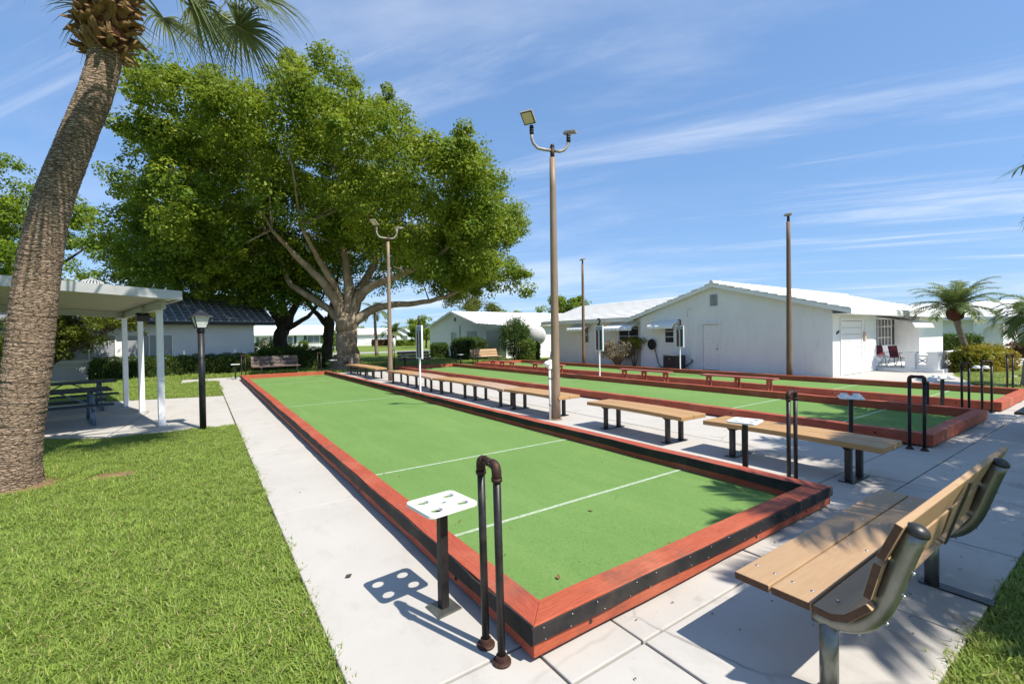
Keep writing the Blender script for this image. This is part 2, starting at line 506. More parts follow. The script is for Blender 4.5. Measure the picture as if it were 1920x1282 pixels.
class MB:
    """Collects shapes and links them as one mesh object."""

    def __init__(self):
        self.v, self.f, self.s = [], [], []

    def add(self, vs, fs, smooth=False):
        o = len(self.v)
        self.v += [tuple(p) for p in vs]
        self.f += [tuple(i + o for i in q) for q in fs]
        self.s += [smooth] * len(fs)
        return self

    def box(self, x0, x1, y0, y1, z0, z1):
        vs = [(x0, y0, z0), (x1, y0, z0), (x1, y1, z0), (x0, y1, z0), (x0, y0, z1), (x1, y0, z1), (x1, y1, z1), (x0, y1, z1)]
        return self.add(vs, [(3, 2, 1, 0), (4, 5, 6, 7), (0, 1, 5, 4), (1, 2, 6, 5), (2, 3, 7, 6), (3, 0, 4, 7)])

    def obox(self, c, size, q):
        vs = []
        for z in (-1, 1):
            for x, y in ((-1, -1), (1, -1), (1, 1), (-1, 1)):
                vs.append(Vector(c) + q @ Vector((x * size[0] / 2, y * size[1] / 2, z * size[2] / 2)))
        return self.add(vs, [(3, 2, 1, 0), (4, 5, 6, 7), (0, 1, 5, 4), (1, 2, 6, 5), (2, 3, 7, 6), (3, 0, 4, 7)])

    def bar(self, a, b, w, h):
        a, b = Vector(a), Vector(b)
        d = b - a
        q = d.to_track_quat('X', 'Z')
        return self.obox((a + b) / 2, (d.length, w, h), q)

    def tube(self, path, r, n=10, cap=True, smooth=True, rfun=None):
        path = [Vector(p) for p in path]
        rs = r if isinstance(r, (list, tuple)) else [r] * len(path)
        vs, fs = [], []
        d0 = (path[1] - path[0]).normalized()
        side = Vector((1, 0, 0)) if abs(d0.x) < 0.9 else Vector((0, 1, 0))
        side = (side - d0 * side.dot(d0)).normalized()
        for i, p in enumerate(path):
            if i == 0:
                d = path[1] - p
            elif i == len(path) - 1:
                d = p - path[i - 1]
            else:
                d = (path[i + 1] - p).normalized() + (p - path[i - 1]).normalized()
            d.normalize()
            side = (side - d * side.dot(d)).normalized()
            oth = d.cross(side)
            for k in range(n):
                a = 2 * math.pi * k / n
                rr = rs[i] * (rfun(i, k) if rfun else 1)
                vs.append(p + side * (rr * math.cos(a)) + oth * (rr * math.sin(a)))
        for i in range(len(path) - 1):
            for k in range(n):
                k2 = (k + 1) % n
                fs.append((i * n + k, i * n + k2, (i + 1) * n + k2, (i + 1) * n + k))
        self.add(vs, fs, smooth)
        if cap:
            m = len(path) - 1
            o = len(self.v) - len(vs)
            self.f += [tuple(o + k for k in reversed(range(n))), tuple(o + m * n + k for k in range(n))]
            self.s += [False, False]
        return self

    def prism(self, poly, axis, a, b):
        def P(p, t):
            return {'x': (t, p[0], p[1]), 'y': (p[0], t, p[1]), 'z': (p[0], p[1], t)}[axis]
        n = len(poly)
        vs = [P(p, a) for p in poly] + [P(p, b) for p in poly]
        fs = [tuple(reversed(range(n))), tuple(range(n, 2 * n))] + [(i, (i + 1) % n, n + (i + 1) % n, n + i) for i in range(n)]
        return self.add(vs, fs)

    def lathe(self, prof, n=20, c=(0, 0, 0), smooth=True):
        vs, fs = [], []
        for r, z in prof:
            for k in range(n):
                a = 2 * math.pi * k / n
                vs.append((c[0] + r * math.cos(a), c[1] + r * math.sin(a), c[2] + z))
        for i in range(len(prof) - 1):
            for k in range(n):
                k2 = (k + 1) % n
                fs.append((i * n + k, i * n + k2, (i + 1) * n + k2, (i + 1) * n + k))
        fs.append(tuple(reversed(range(n))))
        fs.append(tuple((len(prof) - 1) * n + k for k in range(n)))
        return self.add(vs, fs, smooth)

    def build(self, name, mat, parent=None, bevel=0.0, label=None, kind=None, fix=True, seg=2):
        me = bpy.data.meshes.new(name)
        me.from_pydata(self.v, [], self.f)
        me.polygons.foreach_set('use_smooth', self.s)
        if fix:
            bm = bmesh.new()
            bm.from_mesh(me)
            bmesh.ops.recalc_face_normals(bm, faces=bm.faces)
            bm.to_mesh(me)
            bm.free()
        me.materials.append(MATS[mat])
        me.update()
        o = bpy.data.objects.new(name, me)
        COL.objects.link(o)
        if parent:
            o.parent = parent
        if bevel:
            md = o.modifiers.new('edge', 'BEVEL')
            md.width = bevel
            md.segments = seg
            md.limit_method = 'ANGLE'
        if label:
            o['label'] = label
        if kind:
            o['kind'] = kind
        return o


def box(x0, x1, y0, y1, z0, z1):
    return MB().box(x0, x1, y0, y1, z0, z1)


def thing(name, label, cat, loc=(0, 0, 0), rz=0.0, group=None):
    o = bpy.data.objects.new(name, None)
    o.empty_display_size = 0.2
    COL.objects.link(o)
    o.location = loc
    o.rotation_euler = (0, 0, rz)
    o['label'] = label
    o['category'] = cat
    if group:
        o['group'] = group
    return o


def tag(o, label, cat, group=None):
    o['label'] = label
    o['category'] = cat
    if group:
        o['group'] = group
    return o


def dup(root, loc, rz=None, label=None, mats=None):
    def cp(o, par):
        c = o.copy()
        COL.objects.link(c)
        if par:
            c.parent = par
        if mats and c.data and c.data.materials and c.data.materials[0].name in mats:
            c.data = c.data.copy()
            c.data.materials[0] = MATS[mats[c.data.materials[0].name]]
        for ch in o.children:
            cp(ch, c)
        return c
    r = cp(root, None)
    r.location = loc
    if rz is not None:
        r.rotation_euler = (0, 0, rz)
    if label:
        r['label'] = label
    return r


def struct(o):
    o['kind'] = 'structure'
    return o


def fast_quads(name, V, mat, parent=None, tri=False):
    """V: (N, 4, 3) array of leaf quads -> one mesh object."""
    N, k = V.shape[0], V.shape[1]
    me = bpy.data.meshes.new(name)
    me.vertices.add(N * k)
    me.vertices.foreach_set('co', V.astype(np.float32).ravel())
    me.loops.add(N * k)
    me.loops.foreach_set('vertex_index', np.arange(N * k, dtype=np.int32))
    me.polygons.add(N)
    me.polygons.foreach_set('loop_start', np.arange(0, N * k, k, dtype=np.int32))
    me.polygons.foreach_set('loop_total', np.full(N, k, dtype=np.int32))
    me.materials.append(MATS[mat])
    me.update(calc_edges=True)
    o = bpy.data.objects.new(name, me)
    COL.objects.link(o)
    if parent:
        o.parent = parent
    return o


def norm(a):
    return a / (np.linalg.norm(a, axis=1, keepdims=True) + 1e-9)


def leaves(C, Nrm, L, W, g, droop=0.25):
    """leaf quads at points C facing Nrm, length L, width W."""
    n = len(C)
    t = g.normal(size=(n, 3))
    t[:, 2] -= droop * 2
    t = norm(t - Nrm * (t * Nrm).sum(1, keepdims=True))
    s = np.cross(Nrm, t)
    L = (L * g.uniform(0.7, 1.25, n))[:, None]
    W = (W * g.uniform(0.7, 1.25, n))[:, None]
    fold = Nrm * (W * 0.25)
    return np.stack([C - t * L * 0.5, C + s * W * 0.5 + fold, C + t * L * 0.5, C - s * W * 0.5 + fold], 1)


def clump_leaves(cent, rad, per, L, W, g, flat=0.75, up=0.55):
    """leaves gathered in balls at each centre."""
    n = len(cent)
    idx = np.repeat(np.arange(n), per)
    d = norm(g.normal(size=(len(idx), 3)))
    rr = (g.uniform(0.25, 1.0, len(idx)) ** 0.5)[:, None]
    off = d * rr * rad[idx][:, None]
    off[:, 2] *= flat
    C = cent[idx] + off
    Nn = norm(d * 0.7 + np.array([0, 0, up]) + g.normal(size=d.shape) * 0.45)
    return leaves(C, Nn, L, W, g)


def inside(poly, p):
    x, y = p[:, 0], p[:, 1]
    c = np.zeros(len(p), bool)
    n = len(poly)
    for i in range(n):
        x1, y1 = poly[i]
        x2, y2 = poly[(i + 1) % n]
        m = ((y1 > y) != (y2 > y)) & (x < (x2 - x1) * (y - y1) / (y2 - y1 + 1e-12) + x1)
        c ^= m
    return c


def crown_centres(outline, depth, n, g, hollow=0.45, lobes=3.0, seed=0.0):
    """clump centres inside a crown: its outline (across, up) in metres, swollen to a dome front and back."""
    P = np.array(outline)
    c = P.mean(0)
    lo, hi = P.min(0), P.max(0)
    out = []
    tot = 0
    while tot < n:
        q = g.uniform(lo, hi, (4000, 2))
        v = g.uniform(-1, 1, 4000)
        s = (1 - v * v) ** 0.34
        loc = c + (q - c)
        sc = np.maximum(s, 0.05)
        base = c + (loc - c) / sc[:, None]
        ok = inside(outline, base)
        # keep the outer shell fuller than the heart
        rel = np.hypot(*((base - c) / (hi - c)).T)
        shell = np.maximum(rel, np.abs(v))
        keep = ok & (g.uniform(size=4000) < np.where(shell > hollow, 1.0, 0.25))
        lump = np.sin(loc[:, 0] * lobes * 0.5 + seed) + np.sin(loc[:, 1] * lobes * 0.6 + 1.3 + seed) + np.sin(v * depth * lobes * 0.45 + 2.1)
        keep &= g.uniform(size=4000) < np.clip(0.62 + 0.3 * lump, 0.08, 1)
        k = np.stack([loc[keep, 0], v[keep] * depth, loc[keep, 1]], 1)
        out.append(k)
        tot += len(k)
    return np.concatenate(out)[:n]


def to_world(k, base, ax):
    """across/depth/up -> world about a base point; ax is the across axis angle."""
    ca, sa = math.cos(ax), math.sin(ax)
    return np.stack([base[0] + k[:, 0] * ca - k[:, 1] * sa, base[1] + k[:, 0] * sa + k[:, 1] * ca, k[:, 2]], 1)


VIEW = -yaw   # the across axis of the crowns' outlines

# ------------------------------------------------------------------ ground, walks, roads
g0 = np.random.default_rng(3)
ground = struct(MB().add([(-900, -300, -0.035), (900, -300, -0.035), (900, 1500, -0.035), (-900, 1500, -0.035)], [(0, 1, 2, 3)]).build('ground', 'lawn_soil', fix=False))

pavement = struct(box(-0.02, 0.0, 26.6, 26.62, -0.03, -0.025).build('pavement', 'concrete'))


MB().box(0.58, 19.0, 0.66, 2.0, -0.06, -0.033).build('bedding', 'joint_soil', pavement)
MB().box(0.58, 1.40, -2.0, 0.655, -0.06, -0.033).build('bedding', 'joint_soil', pavement)
MB().box(0.58, 1.42, 2.005, 23.7, -0.06, -0.0332).build('bedding', 'joint_soil', pavement)
MB().box(5.2, 8.85, 2.005, 24.3, -0.06, -0.0332).build('bedding', 'joint_soil', pavement)


def slab(poly, dz=0.0):
    m = MB().prism(poly, 'z', -0.09, dz)
    o = m.build('slab', 'concrete', pavement, bevel=0.008)
    return o


J = 0.0075


def rect_slab(x0, x1, y0, y1, dz=0.0):
    slab([(x0 + J, y0 + J), (x1 - J, y0 + J), (x1 - J, y1 - J), (x0 + J, y1 - J)], dz)


# walk on the left of the first court
ys = [-2.0, 0.0, 2.08, 5.1, 8.1, 11.13, 14.2, 17.2, 20.3, 23.75]
for i in range(len(ys) - 1):
    rect_slab(0.57, 1.50, ys[i], ys[i + 1], rnd.uniform(-0.003, 0.002))
# apron in front of the courts
xs = [1.50, 2.05, 3.58, 5.12, 6.66, 8.2, 9.75, 11.3, 12.85, 14.4, 15.95, 17.5, 19.0]
for i in range(len(xs) - 1):
    rect_slab(xs[i], xs[i + 1], 1.70, 2.3, rnd.uniform(-0.004, 0.003))
    rect_slab(xs[i], xs[i + 1], 0.64, 1.70, rnd.uniform(-0.003, 0.003))
    if i < 1:
        rect_slab(xs[i], xs[i + 1], -2.0, 0.64)
# between the courts and beside the third one
for xa, xb in ((5.0, 6.94), (6.94, 9.0)):
    yy = 2.3
    while yy < 24.3:
        rect_slab(xa, xb, yy, min(yy + 3.05, 24.4), rnd.uniform(-0.003, 0.003))
        yy += 3.05
yy = 2.3
while yy < 24.4:
    rect_slab(12.3, 14.0, yy, min(yy + 3.05, 24.5), rnd.uniform(-0.003, 0.002))
    yy += 3.05
for xa, xb in ((17.4, 19.0), (19.0, 22.0), (22.0, 25.2)):
    for ya, yb in ((3.2, 5.2), (5.2, 7.33)):
        rect_slab(xa, xb, ya, yb)
slab([(17.4, 2.31), (19.0, 2.31), (19.0, 3.19), (17.4, 3.19)])
slab([(19.01, 1.0), (20.3, 1.6), (25.2, 3.6), (25.2, 5.0), (19.01, 3.19)])
slab([(25.21, 3.7), (60.0, 5.4), (60.0, 6.3), (25.21, 4.8)])
# far cross walk and the walk to the shelter
for i in range(8):
    rect_slab(-0.75 + i * 0.95, 0.2 + i * 0.95, 23.76, 25.6)
slab([(0.555, 11.14), (0.555, 14.19), (-1.1, 14.6), (-1.5, 11.1)])
slab([(0.555, 14.21), (0.555, 17.2), (-2.3, 17.9), (-1.12, 14.62)])
slab([(-1.52, 11.1), (-1.13, 14.6), (-9.5, 12.7), (-9.2, 12.4), (-5.0, 12.5), (-2.6, 12.0)])
slab([(-1.14, 14.63), (-2.32, 17.9), (-10.5, 17.2), (-9.5, 12.75)])

# street beyond the far lawns
struct(MB().add([(-80, 61, -0.028), (120, 50, -0.028), (120, 56, -0.028), (-80, 67.5, -0.028)], [(0, 1, 2, 3)]).build('road', 'asphalt', fix=False))
struct(MB().add([(14, 40.5, -0.026), (90, 36, -0.026), (90, 37.2, -0.026), (14, 41.8, -0.026)], [(0, 1, 2, 3)]).build('path', 'concrete', fix=False))


def disc(name, c, rx, ry, mat, z=0.0, n=28, amp=0.12):
    vs = [(c[0], c[1], z + 0.02)]
    for k in range(n):
        a = 2 * math.pi * k / n
        q = 1 + amp * math.sin(3 * a + 1) + amp * 0.6 * math.sin(7 * a)
        vs.append((c[0] + rx * q * math.cos(a), c[1] + ry * q * math.sin(a), z))
    return struct(MB().add(vs, [(0, 1 + k, 1 + (k + 1) % n) for k in range(n)]).build(name, mat, fix=False))


disc('soil_patch', (-1.0, 7.92), 0.27, 0.20, 'dry_soil', -0.005)
disc('soil_patch', (-1.95, 8.1), 0.55, 0.5, 'dry_soil', -0.022)
disc('soil_patch', (7.2, 27.9), 2.6, 2.0, 'dry_soil', -0.03)
disc('soil_patch', (25.7, 4.9), 1.9, 1.0, 'dry_soil', -0.03)
struct(MB().add([(17.65, 7.6, -0.02), (20.08, 7.6, -0.02), (20.08, 24.0, -0.02), (17.65, 24.0, -0.02)], [(0, 1, 2, 3)]).build('planting_bed', 'dry_soil', fix=False))

# ------------------------------------------------------------------ bocce courts
RH, RZ, RW = 0.203, 0.028, 0.178   # rail top, rail foot, rail width


def court(x0, x1, y0, y1, label, strips):
    c = thing('bocce_court', label, 'bocce court', (x0, y0, 0), 0, 'bocce courts laid side by side')
    w, l = x1 - x0, y1 - y0
    tf = MB().box(RW - 0.012, w - RW + 0.012, RW - 0.012, l - RW + 0.012, -0.03, 0.034)
    tf.build('turf', 'turf', c)
    MB().box(0.03, w - 0.03, 0.03, l - 0.03, -0.033, -0.029).build('base', 'dry_soil', c)
    for yl in (3.5 - y0, 5.66 - y0, l / 2 + 0.05, l - (5.66 - y0), l - (3.5 - y0)):
        box(RW, w - RW, yl - 0.022, yl + 0.022, 0.036, 0.0375).build('foul_line', 'line_paint', c)

    def rail(axis, side, a, b, first, last):
        """one timber of the frame with its slightly crooked edges"""
        seg = max(2, int((b - a) / 0.45))
        m = MB()
        vs, fs = [], []
        drift = rnd.uniform(-0.006, 0.006)
        for i in range(seg + 1):
            tt = a + (b - a) * i / seg
            jo, jz = drift + rnd.uniform(-0.008, 0.008), rnd.uniform(-0.006, 0.005)
            if (i == 0 and first) or (i == seg and last):
                jo = 0
            for off, z in ((0, RZ), (0, RH), (RW, RH), (RW, RZ)):
                t2 = tt
                if i == 0 and first:
                    t2 = a + off
                if i == seg and last:
                    t2 = b - off
                o_ = off + (jo if off == 0 else jo * 0.4)
                zz = z + (jz if z == RH else 0)
                if axis == 'y':
                    vs.append((o_ if side == 0 else w - o_, t2, zz))
                else:
                    vs.append((t2, o_ if side == 0 else l - o_, zz))
        for i in range(seg):
            for k in range(4):
                k2 = (k + 1) % 4
                fs.append((i * 4 + k, i * 4 + k2, i * 4 + 4 + k2, i * 4 + 4 + k))
        fs += [(3, 2, 1, 0), (seg * 4, seg * 4 + 1, seg * 4 + 2, seg * 4 + 3)]
        m.add(vs, fs)
        m.build('rail', 'red_timber_' + axis, c, bevel=0.006)

    cuts = [0, 5.2, 10.6, 16.0, l]
    for side in (0, 1):
        for i in range(4):
            rail('y', side, cuts[i] + (0.002 if i else 0), cuts[i + 1] - (0.002 if i < 3 else 0), i == 0, i == 3)
    rail('x', 0, 0, w, True, True)
    rail('x', 1, 0, w, True, True)
    for k in range(10):
        yb = 0.4 + k * (l - 0.8) / 9
        for xb in (0.09, w - 0.09):
            box(xb - 0.04, xb + 0.04, yb, yb + 0.09, -0.03, RZ + 0.001).build('spacer_block', 'red_timber_x', c)
    for k in range(4):
        xb = 0.5 + k * (w - 1) / 3
        for yb in (0.09, l - 0.09):
            box(xb - 0.05, xb + 0.05, yb - 0.04, yb + 0.04, -0.03, RZ + 0.001).build('spacer_block', 'red_timber_x', c)

    def strip_y(xa, xb, side):
        for i in range(4):
            n = int((cuts[i + 1] - cuts[i]) / 0.3)
            vs, fs = [], []
            for q in range(n + 1):
                yq = cuts[i] + (cuts[i + 1] - cuts[i] - 0.004) * q / n
                j = rnd.uniform(-0.007, 0.005)
                jz = rnd.uniform(-0.011, 0.008)
                for xx, zz in ((xa, 0.108 + jz), (xa + j, RH + 0.002 + j), (xb + j, RH + 0.002 + j), (xb, 0.108 + jz)):
                    vs.append((xx, yq, zz))
            for q in range(n):
                for k in range(4):
                    k2 = (k + 1) % 4
                    fs.append((q * 4 + k, q * 4 + k2, q * 4 + 4 + k2, q * 4 + 4 + k))
            fs += [(3, 2, 1, 0), (n * 4, n * 4 + 1, n * 4 + 2, n * 4 + 3)]
            MB().add(vs, fs).build('rubber_strip', 'rubber', c)
    if strips:
        strip_y(-0.016, -0.004, 0)
        strip_y(w - RW - 0.016, w - RW - 0.004, 1)
        n = 14
        vs, fs = [], []
        for q in range(n + 1):
            xq = -0.016 + (w + 0.03) * q / n
            j = rnd.uniform(-0.003, 0.003)
            for yy_, zz in ((-0.016, 0.112 + 2 * j), (-0.015, RH - 0.006 + j), (-0.004, RH - 0.004 + j), (-0.004, 0.112 + 2 * j)):
                vs.append((xq, yy_, zz))
        for q in range(n):
            for k in range(4):
                k2 = (k + 1) % 4
                fs.append((q * 4 + k, q * 4 + k2, q * 4 + 4 + k2, q * 4 + 4 + k))
        fs += [(3, 2, 1, 0), (n * 4, n * 4 + 1, n * 4 + 2, n * 4 + 3)]
        MB().add(vs, fs).build('rubber_strip', 'rubber', c)
        box(w - 0.002, w + 0.012, -0.004, 0.16, 0.108, RH - 0.004).build('rubber_strip', 'rubber', c)
        nl = MB()
        for q in range(17):
            for zq in (0.122, 0.188):
                if rnd.random() < 0.25:
                    continue
                xq = 0.08 + q * (w - 0.16) / 16 + rnd.uniform(-0.07, 0.07)
                nl.tube([(xq, -0.0155, zq + rnd.uniform(-.008, .006)), (xq, -0.0195, zq)], rnd.uniform(0.0028, 0.0048), 6)
        nl.build('nail', 'bolt_steel', c, kind='stuff')
        kn = MB()
        for xq in (0.42, 1.35, 2.3, 3.2):
            kn.tube([(xq, -0.003, 0.075), (xq, 0.002, 0.075)], 0.012, 8)
        kn.build('bolt_hole', 'rubber', c, kind='stuff')
        kn = MB()
        for q in range(9):
            yq = 0.9 + q * 2.3
            kn.tube([(-0.004, yq, 0.07), (0.001, yq, 0.07)], 0.013, 8)
        kn.build('bolt_hole', 'rubber', c, kind='stuff')
    if not strips:
        kn = MB()
        for q in range(9):
            yq = 0.7 + q * 2.4
            kn.tube([(-0.006, yq, 0.12), (0.002, yq, 0.12)], 0.016, 8)
        kn.build('bolt_hole', 'rubber', c, kind='stuff')
    return c


court(1.43, 5.165, 1.92, 23.65, 'bocce court nearest the lawn, black rubber strip round its red rails', True)
court(8.88, 12.45, 1.97, 24.25, 'middle bocce court behind the tan benches, plain red rails', False)
court(13.86, 17.5, 1.99, 24.3, 'bocce court beside the white house wall, pink benches along its rail', False)

# ------------------------------------------------------------------ hoops, cup tables, score boards


def make_hoop(label):
    h = thing('hoop_rail', label, 'pipe hoop', (0, 0, 0), 0, 'black pipe hoops at the court corners')
    T, s = 1.07, 0.082
    for k in (-1, 1):
        MB().tube([(0, k * s, 0.03), (0, k * s, T - 0.06)], 0.0215, 12).build('upright', 'black_pipe', h)
        MB().lathe([(0.051, 0), (0.051, 0.011), (0.048, 0.014), (0.034, 0.017), (0.031, 0.042), (0.023, 0.044)], 18, (0, k * s, 0), False).build('flange', 'rusty_iron', h)
        el = MB().tube([(0, k * s, T - 0.075), (0, k * s, T - 0.035), (0, k * (s - 0.006), T - 0.012), (0, k * (s - 0.02), T - 0.002), (0, k * (s - 0.042), T)], 0.0265, 12)
        el.tube([(0, k * s, T - 0.085), (0, k * s, T - 0.066)], 0.0295, 12)
        el.build('elbow', 'rusty_iron', h)
    MB().tube([(0, -(s - 0.04), T), (0, s - 0.04, T)], 0.023, 12).build('crossbar', 'rusty_iron', h)
    return h


H0 = make_hoop('black pipe hoop at the front left corner of the nearest bocce court')
H0.location = (1.30, 2.115, 0)
H0.rotation_euler = (R(0.6), R(-1.2), 0)
for (x, y, lab, rz) in (
        (5.50, 2.42, 'black pipe hoop before the shaded end of the tan bench, right rail of nearest court', 90),
        (8.62, 2.09, 'black pipe hoop at the front left corner of the middle court', 8),
        (12.72, 2.33, 'black pipe hoop behind the middle court, left one of the pair between courts', 62),
        (13.62, 2.17, 'black pipe hoop by the near corner of the third court, right one of the pair', 40),
        (17.78, 2.40, 'black pipe hoop in front of the lawn, right of the third court', 60),
        (1.62, 24.72, 'tall grey pipe hoop at the far left corner, before the dark hedge', 100),
        (4.98, 24.72, 'pipe hoop standing in tree shade right of the brown far bench', 88),
        (9.1, 25.3, 'thin black hoop at the far left end of the middle court', 20),
        (13.0, 25.2, 'thin black hoop left of the far bench by the bushes', 50),
        (14.4, 25.2, 'thin black hoop in front of the far tan bench by the bushes', 60),
        (18.0, 25.4, 'thin black hoop beside the big bush at the white wall', 40)):
    dup(H0, (x, y, 0), R(rz), lab)


def plate_holes(m, sx, sy, z0, z1, holes, rc=0.04):
    bm = bmesh.new()
    loops = []
    pts = []
    for cx, cy, a0 in ((sx / 2 - rc, sy / 2 - rc, 0), (-sx / 2 + rc, sy / 2 - rc, 90), (-sx / 2 + rc, -sy / 2 + rc, 180), (sx / 2 - rc, -sy / 2 + rc, 270)):
        for k in range(5):
            a = R(a0 + k * 22.5)
            pts.append((cx + rc * math.cos(a), cy + rc * math.sin(a)))
    loops.append(pts)
    for hx, hy, hr in holes:
        loops.append([(hx + hr * math.cos(2 * math.pi * k / 18), hy + hr * math.sin(2 * math.pi * k / 18)) for k in range(18)])
    edges = []
    for lp in loops:
        vv = [bm.verts.new((p[0], p[1], z1)) for p in lp]
        for i in range(len(vv)):
            edges.append(bm.edges.new((vv[i], vv[(i + 1) % len(vv)])))
    bmesh.ops.triangle_fill(bm, use_beauty=True, edges=edges)
    bm.verts.ensure_lookup_table()
    bm.verts.index_update()
    o = len(m.v)
    nv = len(bm.verts)
    m.v += [tuple(v.co) for v in bm.verts] + [(v.co.x, v.co.y, z0) for v in bm.verts]
    for f in bm.faces:
        ii = [v.index for v in f.verts]
        m.f.append(tuple(o + i for i in ii))
        m.f.append(tuple(o + nv + i for i in reversed(ii)))
        m.s += [False, False]
    st = 0
    for lp in loops:
        for i in range(len(lp)):
            a, b = st + i, st + (i + 1) % len(lp)
            m.f.append((o + a, o + b, o + nv + b, o + nv + a))
            m.s.append(False)
        st += len(lp)
    bm.free()
    return m


HOLES = [(-0.095, 0.085, 0.042), (0.095, 0.085, 0.042), (-0.095, -0.085, 0.042), (0.095, -0.085, 0.042), (0.0, 0.0, 0.026)]


def make_table(label, cups):
    tb = thing('cup_table', label, 'cup table', (0, 0, 0), 0, 'white cup tables on steel posts')
    box(-0.085, 0.085, -0.085, 0.085, 0.0, 0.012).build('base_plate', 'galvanised', tb, bevel=0.003)
    MB().prism([(-0.028, -0.028), (0.028, -0.028), (0.028, 0.028), (-0.028, 0.028)], 'z', 0.01, 0.668).build('post', 'black_pipe' if not cups else 'black_metal', tb, bevel=0.006)
    box(-0.06, 0.06, -0.06, 0.06, 0.655, 0.667).build('bracket', 'dark_steel', tb)
    plate_holes(MB(), 0.36, 0.33, 0.668, 0.69, HOLES).build('tabletop', 'white_plastic', tb, bevel=0.004)
    if cups:
        for hx, hy, hr in HOLES[:4]:
            m = MB()
            n = 16
            vs = [(hx + rr * math.cos(2 * math.pi * k / n), hy + rr * math.sin(2 * math.pi * k / n), z) for rr, z in ((hr + 0.008, 0.69), (hr + 0.008, 0.735), (hr, 0.735), (hr, 0.66)) for k in range(n)]
            m.add(vs, [(i * n + k, i * n + (k + 1) % n, (i + 1) * n + (k + 1) % n, (i + 1) * n + k) for i in range(3) for k in range(n)], True)
            m.build('cup_holder', 'white_plastic', tb, fix=False)
    return tb


T0 = make_table('white cup table with five holes at front left corner of nearest court', False)
T0.location = (1.26, 2.66, 0)
T0.rotation_euler = (0, 0, R(6))
for x, y, rz, lab in (
        (5.43, 2.92, 12, 'white cup table standing against the tan bench at right rail of the nearest court'),
        (1.27, 24.25, 0, 'white cup table at the far left corner of the nearest court'),
        (5.62, 24.6, 10, 'white cup table in tree shade at the far right corner of the nearest court'),
        (9.75, 25.2, 20, 'white cup table left of the far bench behind the middle court'),
        (13.35, 25.1, 10, 'white cup table near the far bushes, between middle and third court')):
    dup(T0, (x, y, 0), R(rz), lab)
T1 = make_table('white cup table with raised cup holders at left rail of the middle court', True)
T1.location = (8.66, 2.92, 0)
T1.rotation_euler = (0, 0, R(25))
for x, y, rz, lab in (
        (12.74, 2.92, 30, 'cup table with raised holders behind the middle court, nearer of two'),
        (13.6, 2.86, 40, 'cup table with raised holders by left rail of the third court'),
        (17.86, 2.95, 15, 'cup table before the croton hedge, right of the third court')):
    dup(T1, (x, y, 0), R(rz), lab)


def text_mesh(name, body, size, depth, mat, parent, M4):
    cu = bpy.data.curves.new(name, 'FONT')
    cu.body = body
    cu.size = size
    cu.extrude = depth / 2
    cu.offset = 0.012 * size
    cu.align_x = 'CENTER'
    cu.align_y = 'CENTER'
    cu.resolution_u = 3
    tmp = bpy.data.objects.new(name, cu)
    COL.objects.link(tmp)
    dg = bpy.context.evaluated_depsgraph_get()
    me = bpy.data.meshes.new_from_object(tmp.evaluated_get(dg))
    bpy.data.objects.remove(tmp)
    me.name = name
    me.transform(M4)
    me.materials.clear()
    me.materials.append(MATS[mat])
    o = bpy.data.objects.new(name, me)
    COL.objects.link(o)
    o.parent = parent
    return o


FACE_X = Matrix(((0, 0, -1, 0), (-1, 0, 0, 0), (0, 1, 0, 0), (0, 0, 0, 1)))   # text facing -X


def scoreboard(x, y, num, label):
    s = thing('scoreboard', label, 'scoreboard', (x, y, 0), 0, 'numbered scoreboards beside the courts')
    box(-0.022, 0.022, -0.022, 0.022, -0.03, 1.16).build('post', 'white_paint', s, bevel=0.004)
    w = 0.205
    fr = MB()
    fr.box(-0.022, 0.022, -w, -w + 0.025, 1.15, 2.12).box(-0.022, 0.022, w - 0.025, w, 1.15, 2.12)
    fr.box(-0.022, 0.022, -w + 0.0255, w - 0.0255, 1.15, 1.175).box(-0.022, 0.022, -w + 0.0255, w - 0.0255, 2.095, 2.12)
    fr.build('frame', 'white_paint', s)
    box(-0.016, 0.018, -w + 0.025, w - 0.025, 1.175, 2.095).build('panel', 'grey_paint', s)
    box(-0.021, -0.0165, 0.045, 0.14, 1.2, 1.95).build('red_column', 'sign_red', s)
    box(-0.021, -0.0165, -0.14, -0.045, 1.2, 1.95).build('green_column', 'sign_green', s)
    tk = MB()
    for k in range(14):
        tk.box(-0.02, -0.0165, -0.02, 0.02, 1.22 + k * 0.051, 1.245 + k * 0.051)
    tk.build('score_tick', 'white_paint', s, kind='stuff')
    box(-0.03, -0.0215, 0.03, 0.055, 1.9, 1.93).build('peg', 'white_plastic', s)
    text_mesh('numeral', num, 0.40, 0.05, 'digit_black', s, Matrix.Translation((0, 0, 2.245)) @ FACE_X)
    return s


scoreboard(5.25, 12.4, '1', 'scoreboard number 1 on a white post beside the nearest court')
scoreboard(12.6, 12.4, '2', 'scoreboard number 2 on a white post beside the middle court')
scoreboard(17.65, 12.4, '3', 'scoreboard number 3 on a white post near the air conditioner')

# ------------------------------------------------------------------ benches


